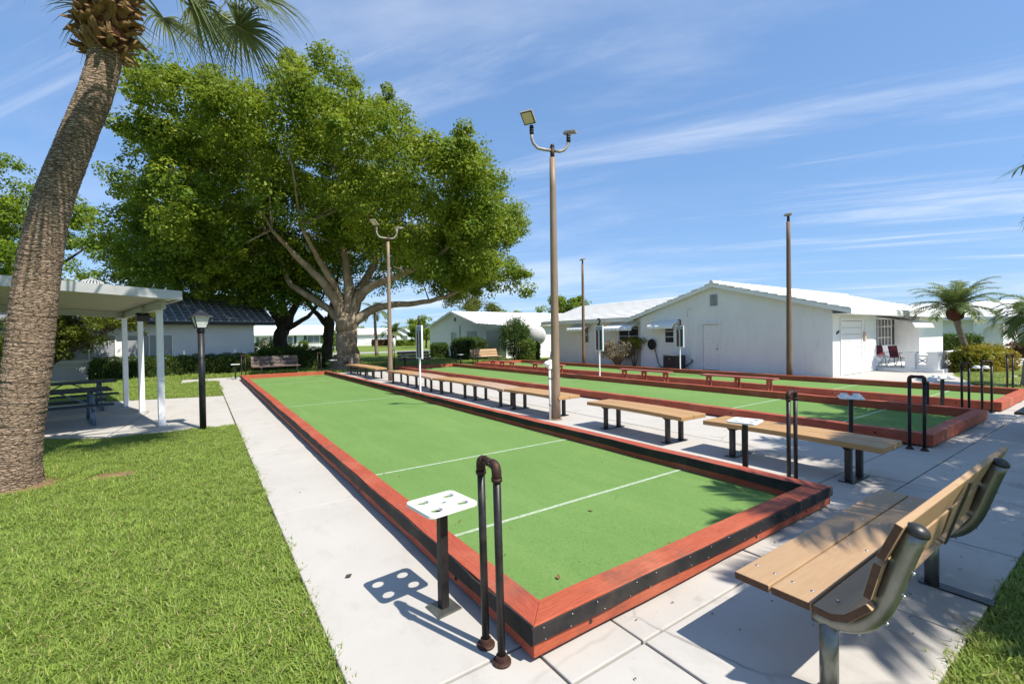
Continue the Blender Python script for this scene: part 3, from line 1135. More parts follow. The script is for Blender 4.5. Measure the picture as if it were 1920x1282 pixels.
def flat_bench(label, mat):
    b = thing('flat_bench', label, 'bench', (0, 0, 0), 0, 'backless plank benches along the courts')
    L, W, T = 1.07, 0.305, 0.475
    for x0, x1 in ((-W, -0.004), (0.004, W)):
        vs, fs = [], []
        n = 8
        for i in range(n + 1):
            yy_ = -L + 2 * L * i / n
            sag = 0.014 * (1 - (yy_ / L) ** 2)
            for xx, z in ((x0, T - 0.064), (x1, T - 0.064), (x1, T), (x0, T)):
                vs.append((xx, yy_, z + sag))
        for i in range(n):
            for k in range(4):
                k2 = (k + 1) % 4
                fs.append((i * 4 + k, i * 4 + k2, i * 4 + 4 + k2, i * 4 + 4 + k))
        fs += [(3, 2, 1, 0), (n * 4, n * 4 + 1, n * 4 + 2, n * 4 + 3)]
        MB().add(vs, fs).build('plank', mat, b, bevel=0.008)
    for yy_ in (-0.70, 0.70):
        for x in (-0.165, 0.165):
            box(x - 0.032, x + 0.032, yy_ - 0.032, yy_ + 0.032, 0.012, T - 0.105).build('leg', 'dark_steel', b, bevel=0.004)
        m = MB().prism([(-0.26, T - 0.062), (-0.2, T - 0.106), (0.2, T - 0.106), (0.26, T - 0.062)], 'y', yy_ - 0.035, yy_ + 0.035)
        m.build('bracket', 'dark_steel', b)
        box(-0.25, 0.25, yy_ - 0.075, yy_ + 0.075, 0.0, 0.012).build('base_plate', 'dark_steel', b)
    return b


B0 = flat_bench('tan plank bench with a half shaded seat, in front of the cup table', 'tan_plank_y')
B0.location = (6.37, 2.82, 0)
PINK = {'tan_plank_y': 'pink_plank_y'}
for y, rz, lab, pink in (
        (5.28, -2.0, 'tan plank bench standing alone right of the tall lamp pole', None),
        (8.25, 1.5, 'tan plank bench whose end is behind the tall lamp pole', None),
        (10.2, -3.0, 'pinkish plank bench second in the row left of the tall pole', 'p'),
        (12.2, 2.5, 'tan plank bench between two pinkish ones, behind scoreboard number 1', None),
        (14.35, -3.0, 'pinkish plank bench directly behind the post of scoreboard 1', 'p'),
        (16.55, 2.0, 'tan plank bench just right of the smaller double lamp pole', None),
        (20.35, -2.0, 'tan plank bench just left of the smaller double lamp pole', None),
        (22.6, 3.0, 'farthest tan plank bench, beside the thick ficus trunk', None)):
    dup(B0, (6.37, y, 0), R(rz), lab, PINK if pink else None)


def red_bench(label):
    b = thing('painted_bench', label, 'bench', (0, 0, 0), 0, 'pinkish red benches between the courts')
    L, T = 1.12, 0.47
    box(-0.15, 0.15, -L, L, T - 0.04, T).build('seat', 'red_bench_paint', b, bevel=0.006)
    for yy_ in (-0.92, 0.0, 0.92):
        for x in (-0.11, 0.07):
            box(x, x + 0.04, yy_ - 0.03, yy_ + 0.03, 0.0, T - 0.13).build('leg', 'red_timber_y', b)
        box(-0.135, 0.135, yy_ - 0.02, yy_ + 0.02, T - 0.13, T - 0.041).build('bearer', 'red_timber_x', b)
    return b


RB = red_bench('pinkish red bench nearest the dark lamp pole by the house')
RB.location = (13.17, 7.3, 0)
for y, lab in ((10.75, 'pinkish red bench in line with the air conditioner'),
               (16.3, 'pinkish red bench just left of the tall pole at the house'),
               (20.1, 'farthest pinkish red bench near the big round bush')):
    dup(RB, (13.17, y, 0), 0, lab)


def end_faces(o):
    o.data.materials.append(MATS['plank_end'])
    for f in o.data.polygons:
        if abs(f.normal.x) > 0.9:
            f.material_index = 1
    return o


def backed_bench(label, mats, x0=-0.09, x1=2.11, steel='galvanised', cat='bench'):
    """steel tube bench; local origin under the near leg, seat towards +Y"""
    b = thing('backed_bench', label, 'bench', (0, 0, 0), 0, 'plank benches with tubular steel frames')
    P1 = [(0.235, 0.415), (0.415, 0.415), (0.415, 0.455), (0.235, 0.455)]
    P2 = [(0.045, 0.415), (0.226, 0.415), (0.226, 0.455), (0.045, 0.455)]
    P3 = [(0.036, 0.452), (-0.04, 0.447), (-0.09, 0.468), (-0.175, 0.557), (-0.198, 0.535), (-0.108, 0.435), (-0.042, 0.410), (0.036, 0.413)]
    P4 = [(-0.16, 0.583), (-0.200, 0.752), (-0.232, 0.743), (-0.190, 0.575)]
    P5 = [(-0.208, 0.775), (-0.275, 0.945), (-0.304, 0.933), (-0.238, 0.765)]
    nl = MB()
    for i, P in enumerate((P1, P2, P3, P4, P5)):
        nm = 'seat_plank' if i < 3 else 'back_plank'
        end_faces(MB().prism(P, 'x', x0 + 0.003 * i, x1 - 0.004 * i).build(nm, mats, b, bevel=0.006))
    for xx in (x0 + 0.14, x0 + 0.86, x0 + 1.36, x1 - 0.16):
        for yy_ in (0.375, 0.275, 0.18, 0.085):
            nl.lathe([(0.009, 0.454), (0.009, 0.457), (0.005, 0.4585)], 8, (xx + (yy_ - 0.2) * 0.12, yy_, 0))
        nl.lathe([(0.009, 0.451), (0.009, 0.454), (0.005, 0.4555)], 8, (xx, -0.02, 0))
    nl.build('bolt', 'bolt_steel', b, kind='stuff')
    for xx in (0.0, 1.66):
        MB().tube([(xx, 0.0, 0.01), (xx, 0.0, 0.375)], 0.0395, 20).build('post', steel, b)
        path = [(xx, 0.06, 0.372), (xx, 0.0, 0.371), (xx, -0.07, 0.383), (xx, -0.135, 0.416), (xx, -0.19, 0.482), (xx, -0.226, 0.57), (xx, -0.256, 0.675), (xx, -0.290, 0.795), (xx, -0.326, 0.905)]
        # smooth the bend
        pp = []
        for i in range(len(path) - 1):
            for q in (0, 0.5):
                pp.append(Vector(path[i]).lerp(Vector(path[i + 1]), q))
        pp.append(Vector(path[-1]))
        for _ in range(2):
            pp = [pp[0]] + [(pp[i - 1] + pp[i] * 2 + pp[i + 1]) / 4 for i in range(1, len(pp) - 1)] + [pp[-1]]
        tb = MB().tube(pp, 0.041, 22)
        fr = tb.build('frame_tube', steel, b)
        d = (pp[-1] - pp[-2]).normalized()
        e = pp[-1]
        cp = MB().tube([e - d * 0.006, e + d * 0.004, e + d * 0.018, e + d * 0.028, e + d * 0.034], [0.0455, 0.0455, 0.040, 0.026, 0.007], 22)
        cp.build('end_cap', 'dark_steel', fr)
        bl = MB()
        for iq in (5, 8, 11, 13):
            pq = pp[iq]
            dq = (pp[iq + 1] - pp[iq - 1]).normalized()
            nq = Vector((0, -dq.z, dq.y))
            if nq.y > 0:
                nq = -nq
            bl.tube([pq + nq * 0.039, pq + nq * 0.050], 0.0075, 8)
        bl.build('bolt', 'bolt_steel', fr, kind='stuff')
        box(xx - 0.045, xx + 0.045, -0.30, 0.06, 0, 0.010).build('foot_plate', 'dark_steel', b)
    mid = (x0 + x1) / 2
    MB().prism([(-0.202, 0.54), (-0.308, 0.915), (-0.315, 0.911), (-0.21, 0.536)], 'x', mid - 0.025, mid + 0.025).build('back_brace', 'dark_steel', b)
    return b


BB = backed_bench('big brown plank bench in the foreground with round steel tubes', 'bench_plank_x')
BB.location = (2.46, 0.925, 0)
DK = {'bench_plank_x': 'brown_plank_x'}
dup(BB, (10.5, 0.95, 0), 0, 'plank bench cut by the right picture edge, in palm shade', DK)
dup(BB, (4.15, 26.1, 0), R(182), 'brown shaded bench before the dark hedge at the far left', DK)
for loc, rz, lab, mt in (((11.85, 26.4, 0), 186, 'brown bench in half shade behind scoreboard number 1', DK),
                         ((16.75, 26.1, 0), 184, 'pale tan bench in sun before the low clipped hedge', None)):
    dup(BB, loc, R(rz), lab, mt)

# ------------------------------------------------------------------ lamp poles


def lamp_head(parent, p, yawd, tilt, mat='lamp_grey'):
    q = Quaternion((0, 0, 1), R(yawd)) @ Quaternion((0, 1, 0), R(tilt))
    h = MB().obox(Vector(p) + q @ Vector((0.16, 0, 0.02)), (0.29, 0.26, 0.05), q)
    for k in range(6):
        h.obox(Vector(p) + q @ Vector((0.06 + k * 0.036, 0, 0.055)), (0.012, 0.22, 0.03), q)
    hd = h.build('lamp_head', mat, parent, bevel=0.008)
    MB().obox(Vector(p) + q @ Vector((0.165, 0, -0.011)), (0.235, 0.205, 0.008), q).build('lens', 'lamp_lens', hd)
    MB().obox(Vector(p) + q @ Vector((0.165, 0, -0.0085)), (0.27, 0.24, 0.004), q).build('bezel', 'black_metal', hd)
    return hd


def double_pole(x, y, h, rz, label, conduit):
    p = thing('lamp_pole', label, 'lamp pole', (x, y, 0), rz, 'court lamp poles')
    n = 9
    MB().tube([(0.0, 0.0, -0.03 + (h - 0.25) * i / n) for i in range(n + 1)], [0.098 - 0.038 * i / n for i in range(n + 1)], 18).build('pole', 'pole_metal', p)
    MB().lathe([(0.13, 0), (0.13, 0.012), (0.105, 0.02)], 18).build('base_plate', 'pole_metal', p)
    MB().tube([(0, 0, h - 0.30), (0, 0, h - 0.06)], 0.045, 14).tube([(0, 0, h - 0.06), (0, 0, h)], [0.05, 0.03], 14).build('collar', 'rusty_iron', p)
    for s, L, up_ in ((-1, 0.44, 0.36), (1, 0.36, 0.26)):
        z = h - 0.13
        pts = [(0.03 * s, 0, z), (s * L * 0.45, 0, z - 0.01 * s), (s * L * 0.72, 0, z + 0.03), (s * L * 0.92, 0, z + 0.12), (s * L, 0, z + 0.22), (s * L, 0, z + up_)]
        MB().tube(pts, 0.031, 12).build('arm', 'lamp_grey', p)
        sl = MB().tube([(s * L, 0, z + up_ - 0.06), (s * L, 0, z + up_ + 0.12)], 0.04, 12)
        for k in range(3):
            sl.tube([(s * L, 0, z + up_ - 0.03 + k * 0.05), (s * L, 0, z + up_ - 0.012 + k * 0.05)], 0.047, 12)
        sl.build('sleeve', 'black_metal' if conduit else 'lamp_grey', p)
        lamp_head(p, (s * L + 0.02 * s, 0, z + up_ + 0.13), (232 if s < 0 else 62), (-34 if s < 0 else -20))
    if conduit:
        MB().tube([(-0.135, -0.03, 0), (-0.135, -0.03, 1.08)], 0.024, 12).build('conduit', 'white_plastic', p)
        box(-0.17, -0.095, -0.07, 0.0, 1.06, 1.26).build('switch_box', 'white_plastic', p, bevel=0.01)
        MB().tube([(-0.13, -0.03, 1.15), (-0.2, -0.06, 1.19), (-0.25, -0.09, 1.15)], [0.03, 0.05, 0.055], 12).build('spotlight', 'white_plastic', p)
        MB().tube([(-0.12, -0.02, 1.26), (-0.1, -0.01, 1.42), (-0.04, 0, 1.44)], 0.014, 8).build('cable', 'grey_paint', p)
        sl = MB()
        for z in (0.3, 0.85):
            sl.tube([(-0.135, -0.03, z), (-0.135, -0.03, z + 0.05)], 0.03, 12)
        sl.build('clamp', 'grey_paint', p, kind='stuff')
    return p


double_pole(6.11, 7.29, 5.74, R(-22), 'tallest tan lamp pole with two lamp arms and white conduit', True)
double_pole(6.41, 18.2, 6.0, R(-18), 'smaller tan lamp pole with two arms, in front of the ficus crown', False)


def single_pole(x, y, h, label, rz):
    p = thing('lamp_pole', label, 'lamp pole', (x, y, 0), 0, 'court lamp poles')
    n = 8
    MB().tube([(0, 0, -0.03 + (h - 0.3) * i / n) for i in range(n + 1)], [0.104 - 0.04 * i / n for i in range(n + 1)], 16).build('pole', 'pole_wood', p)
    MB().tube([(0, 0, h - 0.35), (0, 0, h - 0.05)], [0.05, 0.042], 12).build('collar', 'rusty_iron', p)
    lamp_head(p, (0.18 * math.cos(R(rz + 180)), 0.18 * math.sin(R(rz + 180)), h - 0.03), rz, 18)
    return p


single_pole(17.8, 7.9, 6.12, 'dark wooden lamp pole with one lamp against the white gable wall', 195)
single_pole(18.05, 19.0, 6.15, 'slim wooden lamp pole with one lamp at the left end of the house', 195)

lp = thing('lamp_post', 'black garden lamp post with a four sided lantern on the lawn', 'lamp post', (0.0, 11.0, -0.03), R(14))
MB().tube([(0, 0, 0), (0, 0, 1.98)], 0.058, 16).build('post', 'black_metal', lp)
MB().tube([(0, 0, 1.96), (0, 0, 2.02), (0, 0, 2.05)], [0.068, 0.068, 0.05], 16).build('collar', 'black_metal', lp)


def frustum(m, s0, s1, z0, z1, inset=0.0):
    vs = [(-s0, -s0, z0), (s0, -s0, z0), (s0, s0, z0), (-s0, s0, z0), (-s1, -s1, z1), (s1, -s1, z1), (s1, s1, z1), (-s1, s1, z1)]
    return m.add(vs, [(3, 2, 1, 0), (4, 5, 6, 7), (0, 1, 5, 4), (1, 2, 6, 5), (2, 3, 7, 6), (3, 0, 4, 7)])


frustum(MB(), 0.075, 0.13, 2.06, 2.27).build('lantern_pane', 'lantern_glass', lp)
fr = MB()
for sx_ in (-1, 1):
    for sy_ in (-1, 1):
        fr.bar((sx_ * 0.08, sy_ * 0.08, 2.05), (sx_ * 0.138, sy_ * 0.138, 2.275), 0.014, 0.014)
frustum(fr, 0.082, 0.085, 2.04, 2.06)
fr.build('lantern_frame', 'black_metal', lp)
rf = MB()
frustum(rf, 0.175, 0.165, 2.27, 2.285)
frustum(rf, 0.165, 0.05, 2.2855, 2.37)
frustum(rf, 0.05, 0.012, 2.3705, 2.41)
rf.tube([(0, 0, 2.40), (0, 0, 2.43)], [0.012, 0.004], 8)
rf.build('lantern_roof', 'black_metal', lp)

# ------------------------------------------------------------------ buildings


def courses(m, e, r, a, b, n, axis, lift=0.05, jit=0.0):
    """stepped rows of flat roof tiles from eave e to ridge r, each (t, z), run between a and b"""
    e, r = Vector(e), Vector(r)
    d = r - e
    nn = Vector((-d.y, d.x)).normalized()
    if nn.y < 0:
        nn = -nn
    for i in range(n):
        p0, p1 = e + d * (i / n), e + d * ((i + 1.04) / n)
        poly = [p0, p0 + nn * lift, p1 + nn * 0.012, p1]
        j0 = rnd.uniform(-jit, jit)
        m.prism([(p.x, p.y) for p in poly], axis, a + j0 + (i % 2) * jit, b)
    return m


def window(parent, name, face, s, a0, a1, z0, z1, glass='window_glass', frame='white_paint', mull=(), rails=(), depth=0.05):
    """window on a wall face; face 'x-' or 'y-', s the wall coordinate"""
    w = 0.05

    def bx(m, a, b, c, d, o0, o1):
        if face == 'x-':
            m.box(s - o1, s - o0, a, b, c, d)
        else:
            m.box(a, b, s - o1, s - o0, c, d)
        return m
    fr = MB()
    bx(fr, a0 - w, a0, z0 - w, z1 + w, 0.002, depth)
    bx(fr, a1, a1 + w, z0 - w, z1 + w, 0.002, depth)
    bx(fr, a0 + .0005, a1 - .0005, z0 - w, z0, 0.002, depth + 0.02)
    bx(fr, a0 + .0005, a1 - .0005, z1, z1 + w, 0.002, depth)
    for q in mull:
        aa = a0 + (a1 - a0) * q
        bx(fr, aa - 0.02, aa + 0.02, z0 + .0005, z1 - .0005, 0.012, depth - 0.01)
    for q in rails:
        zz = z0 + (z1 - z0) * q
        bx(fr, a0 + .001, a1 - .001, zz - 0.015, zz + 0.015, 0.012, depth - 0.018)
    f = fr.build(name, frame, parent)
    bx(MB(), a0, a1, z0, z1, 0.003, 0.01).build('pane', glass, f)
    return f


def awning(parent, face, s, a0, a1, z, reach, drop, mat='white_paint'):
    prof = []
    for k in range(9):
        q = k / 8
        o = reach * (1 - (1 - min(1, q * 1.12)) ** 1.0) if q < 0.62 else reach * (0.694 + 0.306 * math.sin((q - 0.62) / 0.38 * math.pi / 2))
        dz = drop * (0.42 * q / 0.62 if q < 0.62 else 0.42 + 0.58 * (1 - math.cos((q - 0.62) / 0.38 * math.pi / 2)))
        prof.append((o, z - dz))
    pts = [(s - o, zz) for o, zz in prof] + [(s - o + 0.012, zz - 0.018) for o, zz in reversed(prof)]
    m = MB()
    n = max(6, int((a1 - a0) / 0.14))
    for k in range(n):
        aa, bb = a0 + (a1 - a0) * k / n, a0 + (a1 - a0) * (k + 1) / n
        off = 0.006 if k % 2 else 0.0
        pp = [(p[0] - off, p[1] + off) for p in pts]
        m.prism(pp, 'y' if face == 'x-' else 'x', aa, bb)
    o = m.build('awning', mat, parent)
    br = MB()
    for aa in (a0 + 0.05, a1 - 0.05):
        p0, p1 = (s - 0.01, z - drop * 0.9), (s - reach * 0.9, z - drop * 0.7)
        if face == 'x-':
            br.bar((p0[0], aa, p0[1]), (p1[0], aa, p1[1]), 0.02, 0.02)
        else:
            br.bar((aa, p0[0], p0[1]), (aa, p1[0], p1[1]), 0.02, 0.02)
    br.build('awning_arm', 'white_paint', o)
    return o


# ---- white house on the right
H = thing('white_house', 'white gabled house with plain wall and door beside the third court', 'house', (20.09, 7.35, 0))
RY, RZ_ = 4.84, 4.12
wall = MB()
wall.prism([(0, -0.1), (9.25, -0.1), (9.25, 2.7), (RY, RZ_ - 0.04), (0, 2.62)], 'x', 0.0, 4.6)
wall.prism([(1.06, -0.1), (9.2, -0.1), (9.2, 2.65), (RY, RZ_ - 0.06), (1.06, 2.8)], 'x', 4.6, 10.7)
wall.prism([(0, -0.1), (9.25, -0.1), (9.25, 2.65), (RY, RZ_ - 0.06), (0, 2.62)], 'x', 10.7, 15.0)
wall.build('wall', 'stucco', H)
wing = MB().prism([(0.31, -0.1), (7.6, -0.1), (7.6, 2.62), (3.95, 3.9), (0.31, 2.70)], 'y', 9.26, 17.4)
wing.build('wall', 'stucco', H)
r1 = courses(MB(), (-0.66, 2.60), (RY, RZ_), -0.27, 15.6, 15, 'x', 0.055, 0.03)
r1.build('roof', 'roof_white', H)
r2 = courses(MB(), (10.1, 2.62), (RY, RZ_), -0.27, 15.6, 15, 'x', 0.055, 0.03)
r2.build('roof', 'roof_white', H)
r3 = courses(MB(), (-0.06, 2.72), (3.95, 4.0), 9.6, 18.05, 14, 'y', 0.055, 0.02)
r3.build('roof', 'roof_white', H)
courses(MB(), (8.2, 2.66), (3.95, 4.0), 9.6, 18.05, 14, 'y', 0.055, 0.02).build('roof', 'roof_white', H)
cap = MB()
for k in range(30):
    x = -0.3 + k * 0.53
    cap.tube([(x, RY, RZ_ + 0.045), (x + 0.55, RY, RZ_ + 0.03)], [0.1, 0.085], 8)
cap.build('ridge_cap', 'roof_white', H, kind='stuff')
tr = MB()
for e_, sg in (((-0.68, 2.585), 1), ((10.12, 2.605), -1)):
    tr.prism([(e_[0], e_[1] - 0.17), (RY, RZ_ - 0.185), (RY, RZ_ - 0.012), (e_[0], e_[1] - 0.004)], 'x', -0.262, -0.235)
tr.build('rake_board', 'white_paint', H)
box(-0.265, 15.6, -0.70, -0.672, 2.40, 2.60).build('fascia', 'white_paint', H)
box(-0.22, 15.5, -0.66, -0.01, 2.42, 2.44).build('soffit', 'white_paint', H)
box(-0.10, -0.07, 9.7, 18.03, 2.52, 2.72).build('fascia', 'white_paint', H)
box(-0.06, 0.30, 9.75, 18.0, 2.54, 2.56).build('soffit', 'white_paint', H)
# gable wall details (wall face x = 0)
MB().box(-0.012, -0.002, 4.616, 5.4535, 0.001, 2.184).build('door_gap_shade', 'black_metal', H)  # dark backing plate, the shadow line round the door painted in
dr = box(-0.03, -0.0125, 4.633, 5.437, 0.02, 2.168).build('door', 'white_paint', H, bevel=0.004)
MB().tube([(-0.03, 4.72, 1.02), (-0.075, 4.72, 1.02)], [0.02, 0.032], 10).build('handle', 'black_metal', dr)
MB().tube([(-0.03, 4.72, 1.2), (-0.05, 4.72, 1.2)], 0.022, 10).build('deadbolt', 'bolt_steel', dr)
df = MB()
df.box(-0.065, -0.002, 4.54, 4.615, 0, 2.26).box(-0.065, -0.002, 5.455, 5.53, 0, 2.26).box(-0.085, -0.002, 4.50, 5.57, 2.2605, 2.31).box(-0.065, -0.002, 4.6155, 5.4545, 2.185, 2.26)
df.build('door_frame', 'white_paint', H)
vt = box(-0.02, -0.002, 4.70, 5.08, 3.06, 3.60).build('vent', 'louvre', H)
for k in range(8):
    MB().obox((-0.035, 4.89, 3.10 + k * 0.066), (0.05, 0.34, 0.008), Quaternion((0, 1, 0), R(-35))).build('slat', 'louvre', vt)
MB().box(-0.075, -0.002, 6.0, 6.13, 0.45, 2.62).build('line_cover', 'white_paint', H, bevel=0.01)
MB().tube([(-0.03, 6.3, 2.6), (-0.03, 6.28, 2.95), (-0.05, 6.2, 3.02), (-0.06, 6.1, 2.94)], 0.02, 8).build('vent_pipe', 'white_paint', H)
MB().tube([(-0.06, 6.05, 0.5), (-0.12, 6.0, 0.38), (-0.2, 6.25, 0.16), (-0.3, 6.6, 0.1)], 0.028, 8).build('cable', 'black_metal', H)
window(H, 'window', 'x-', 0.0, 7.10, 7.62, 1.32, 2.2, 'window_glass', 'white_paint', (), (0.33, 0.66))
awning(H, 'x-', 0.0, 6.75, 8.35, 2.46, 0.62, 0.42)
window(H, 'window', 'x-', 0.31, 9.62, 11.05, 1.15, 2.2, 'window_glass', 'white_paint', (0.5,), (0.5,))
awning(H, 'x-', 0.31, 9.55, 11.75, 2.46, 0.75, 0.46)
window(H, 'window', 'x-', 0.31, 13.62, 14.2, 1.32, 2.25, 'window_glass', 'white_paint', (), (0.5,))
awning(H, 'x-', 0.31, 13.4, 15.1, 2.44, 0.62, 0.4)
# front wall details (face y = 0)
MB().box(0.746, 2.784, -0.004, -0.002, 0.0, 2.189).build('door_gap_shade', 'grey_paint', H)  # grey plate added as the shadow lines around and between the door sections
gdr = MB()
for k in range(8):
    gdr.box(0.76, 2.77, -0.03, -0.0045, 0.02 + k * 0.27, 0.02 + k * 0.27 + 0.252)
gdo = gdr.build('garage_door', 'white_paint', H)
gf = MB()
gf.box(0.66, 0.745, -0.05, -0.002, 0, 2.28).box(2.785, 2.87, -0.05, -0.002, 0, 2.28).box(0.7455, 2.7845, -0.05, -0.002, 2.19, 2.28)
gf.build('door_frame', 'white_paint', H)
box(3.2, 4.2, -0.025, -0.002, 0.02, 2.2).build('side_door', 'white_paint', H, bevel=0.003)
box(2.93, 3.06, -0.12, -0.004, 1.32, 1.72).build('wall_light', 'peach_paint', H, bevel=0.01)
orn = MB().tube([(0.30, -0.012, 1.66), (0.40, -0.012, 1.74), (0.48, -0.012, 1.69), (0.56, -0.012, 1.78)], 0.022, 8)
orn.tube([(0.36, -0.012, 1.64), (0.40, -0.012, 1.74)], 0.016, 6).tube([(0.50, -0.012, 1.78), (0.48, -0.012, 1.69)], 0.016, 6)
orn.build('ornament', 'digit_black', H)
# recessed porch: window wall at y = 1.06
window(H, 'window', 'y-', 1.06, 8.25, 10.2, 1.0, 2.34, 'window_glass', 'white_paint', (0.25, 0.5, 0.75), (0.72, 0.3))
for a0, a1 in ((7.7, 8.16), (10.29, 10.66)):
    sh = box(a0, a1, 1.02, 1.057, 0.98, 2.38).build('shutter', 'shutter_dark', H)
    sl = MB()
    for k in range(22):
        sl.box(a0 + 0.05, a1 - 0.05, 1.01, 1.0195, 1.02 + k * 0.06, 1.055 + k * 0.06)
    sl.build('shutter_slat', 'shutter_dark', sh, kind='stuff')
awning(H, 'y-', 1.06, 7.5, 10.55, 2.5, 1.68, 0.62)
pt = MB().prism([(4.75, -2.15), (10.69, -2.15), (10.69, 1.055), (4.75, 1.055), (4.75, -0.02), (4.63, -0.02), (4.63, -0.6)], 'z', -0.05, 0.12).build('patio', 'white_paint', H, bevel=0.01)
for yy_ in (-1.08, -1.83):
    p = MB().box(4.82, 5.18, yy_ - 0.17, yy_ + 0.17, 0.121, 0.76)
    pp = p.build('pillar', 'white_paint', H, bevel=0.01)
    MB().box(4.77, 5.23, yy_ - 0.22, yy_ + 0.22, 0.761, 0.83).build('pillar_cap', 'white_paint', pp, bevel=0.012)
lt = MB()
lt.box(4.93, 5.05, -1.655, -1.255, 0.121, 0.30).box(4.93, 5.05, -1.655, -1.255, 0.62, 0.70)
for (y1, z1, y2, z2) in ((-1.655, 0.3, -1.255, 0.62), (-1.655, 0.62, -1.255, 0.3)):
    lt.bar((4.99, y1, z1), (4.99, y2, z2), 0.06, 0.06)
for cy in (-1.655, -1.255):
    lt.tube([(4.95, cy, 0.46), (5.03, cy, 0.46)], 0.09, 12)
lt.build('screen_block', 'white_paint', H)


def balustrade(name, label, loc, rz, n, length, group=None):
    b = thing(name, label, 'balustrade', loc, rz)
    box(0, length, -0.06, 0.06, 0.62, 0.70).build('top_rail', 'white_paint', b, bevel=0.01)
    box(0, length, -0.08, 0.08, 0.0, 0.20).build('bottom_rail', 'white_paint', b, bevel=0.01)
    for k in range(n):
        x = length * (k + 0.5) / n
        MB().lathe([(0.05, 0.2), (0.05, 0.24), (0.03, 0.28), (0.055, 0.38), (0.03, 0.55), (0.05, 0.58), (0.05, 0.62)], 10, (x, 0, 0)).build('baluster', 'white_paint', b)
    return b


balustrade('balustrade', 'white balustrade round the patio, running behind the croton hedge', (25.28, 5.52, 0.12), 0, 18, 5.3)
balustrade('balustrade', 'low white balustrade on the lawn at the right picture edge', (37.5, 6.0, 0.0), R(-12), 16, 6.0)

ac = thing('air_conditioner', 'dark outdoor air conditioner unit by the white gable wall', 'air conditioner', (19.45, 14.0, -0.02), 0)
box(-0.36, 0.36, -0.40, 0.40, 0.06, 0.70).build('housing', 'ac_metal', ac, bevel=0.03)
for k in range(16):
    box(-0.372, -0.3605, -0.36 + k * 0.047, -0.342 + k * 0.047, 0.1, 0.68).build('slat', 'ac_metal', ac)
box(-0.385, 0.385, -0.42, 0.42, 0.701, 0.745).build('top_cover', 'ac_top', ac, bevel=0.012)
box(-0.42, 0.42, -0.46, 0.46, -0.02, 0.058).build('pad', 'concrete', ac)
MB().tube([(-0.373, 0.02, 0.56), (-0.38, 0.02, 0.56)], 0.03, 12).build('badge', 'bolt_steel', ac)

hr = thing('hose_reel', 'black hose reel hanging on the white wall beside the awning', 'hose reel', (20.09, 15.75, 1.22), 0)
hr_t = MB()
ring = [(-0.14, 0.21 * math.cos(2 * math.pi * k / 20), 0.21 * math.sin(2 * math.pi * k / 20)) for k in range(21)]
for rr, xx in ((1.0, -0.10), (0.86, -0.16), (0.72, -0.12), (1.08, -0.15)):
    hr_t.tube([(xx, p[1] * rr, p[2] * rr * 1.15) for p in ring], 0.035, 8)
hr_t.build('hose_coil', 'black_metal', hr)
box(-0.1, -0.002, -0.1, 0.1, -0.12, 0.14).build('bracket', 'black_metal', hr, bevel=0.01)
MB().tube([(-0.1, -0.16, -0.14), (-0.1, -0.24, -0.5), (-0.08, -0.34, -0.95), (-0.12, -0.5, -1.16), (-0.2, -0.9, -1.2)], 0.022, 8).build('hose_end', 'black_metal', hr)


def sling_chair(label, loc, rz):
    c = thing('patio_chair', label, 'chair', loc, rz, 'red patio chairs')
    for s in (-0.27, 0.27):
        MB().tube([(s, -0.28, 0), (s, -0.24, 0.40), (s, -0.2, 0.60), (s, 0.0, 0.62), (s, 0.2, 0.60)], 0.014, 8).build('arm', 'chair_frame', c)
        MB().tube([(s * 0.95, 0.34, 0), (s * 0.95, 0.20, 0.42), (s * 0.95, 0.30, 0.93)], 0.014, 8).build('rear_leg', 'chair_frame', c)
    MB().tube([(-0.26, -0.24, 0.40), (0.26, -0.24, 0.40)], 0.013, 8).tube([(-0.26, 0.3, 0.93), (0.26, 0.3, 0.93)], 0.013, 8).build('crossbar', 'chair_frame', c)
    MB().prism([(-0.25, 0.405), (0.18, 0.36), (0.182, 0.372), (-0.25, 0.417)], 'x', -0.245, 0.245).build('seat', 'sling_red', c)
    MB().prism([(0.185, 0.40), (0.295, 0.92), (0.282, 0.924), (0.172, 0.402)], 'x', -0.245, 0.245).build('backrest', 'sling_red', c)
    return c


sling_chair('red sling patio chair nearer the white pillar', (26.1, 6.93, 0.12), R(-20))
sling_chair('red sling patio chair behind the white folding table', (26.6, 7.62, 0.12), R(-20))
ft = thing('folding_table', 'small white folding table on the patio before the red chairs', 'table', (25.35, 7.33, 0.12), R(20))
box(-0.24, 0.24, -0.22, 0.22, 0.50, 0.525).build('tabletop', 'white_plastic', ft, bevel=0.006)
for s in (-0.2, 0.2):
    MB().bar((s, -0.2, 0.0), (s, 0.12, 0.50), 0.028, 0.028).build('leg', 'white_plastic', ft)
    MB().bar((s * 0.85, 0.2, 0.0), (s * 0.85, -0.12, 0.50), 0.028, 0.028).build('leg', 'white_plastic', ft)
box(-0.2, 0.2, -0.02, 0.02, 0.22, 0.25).build('stretcher', 'white_plastic', ft)

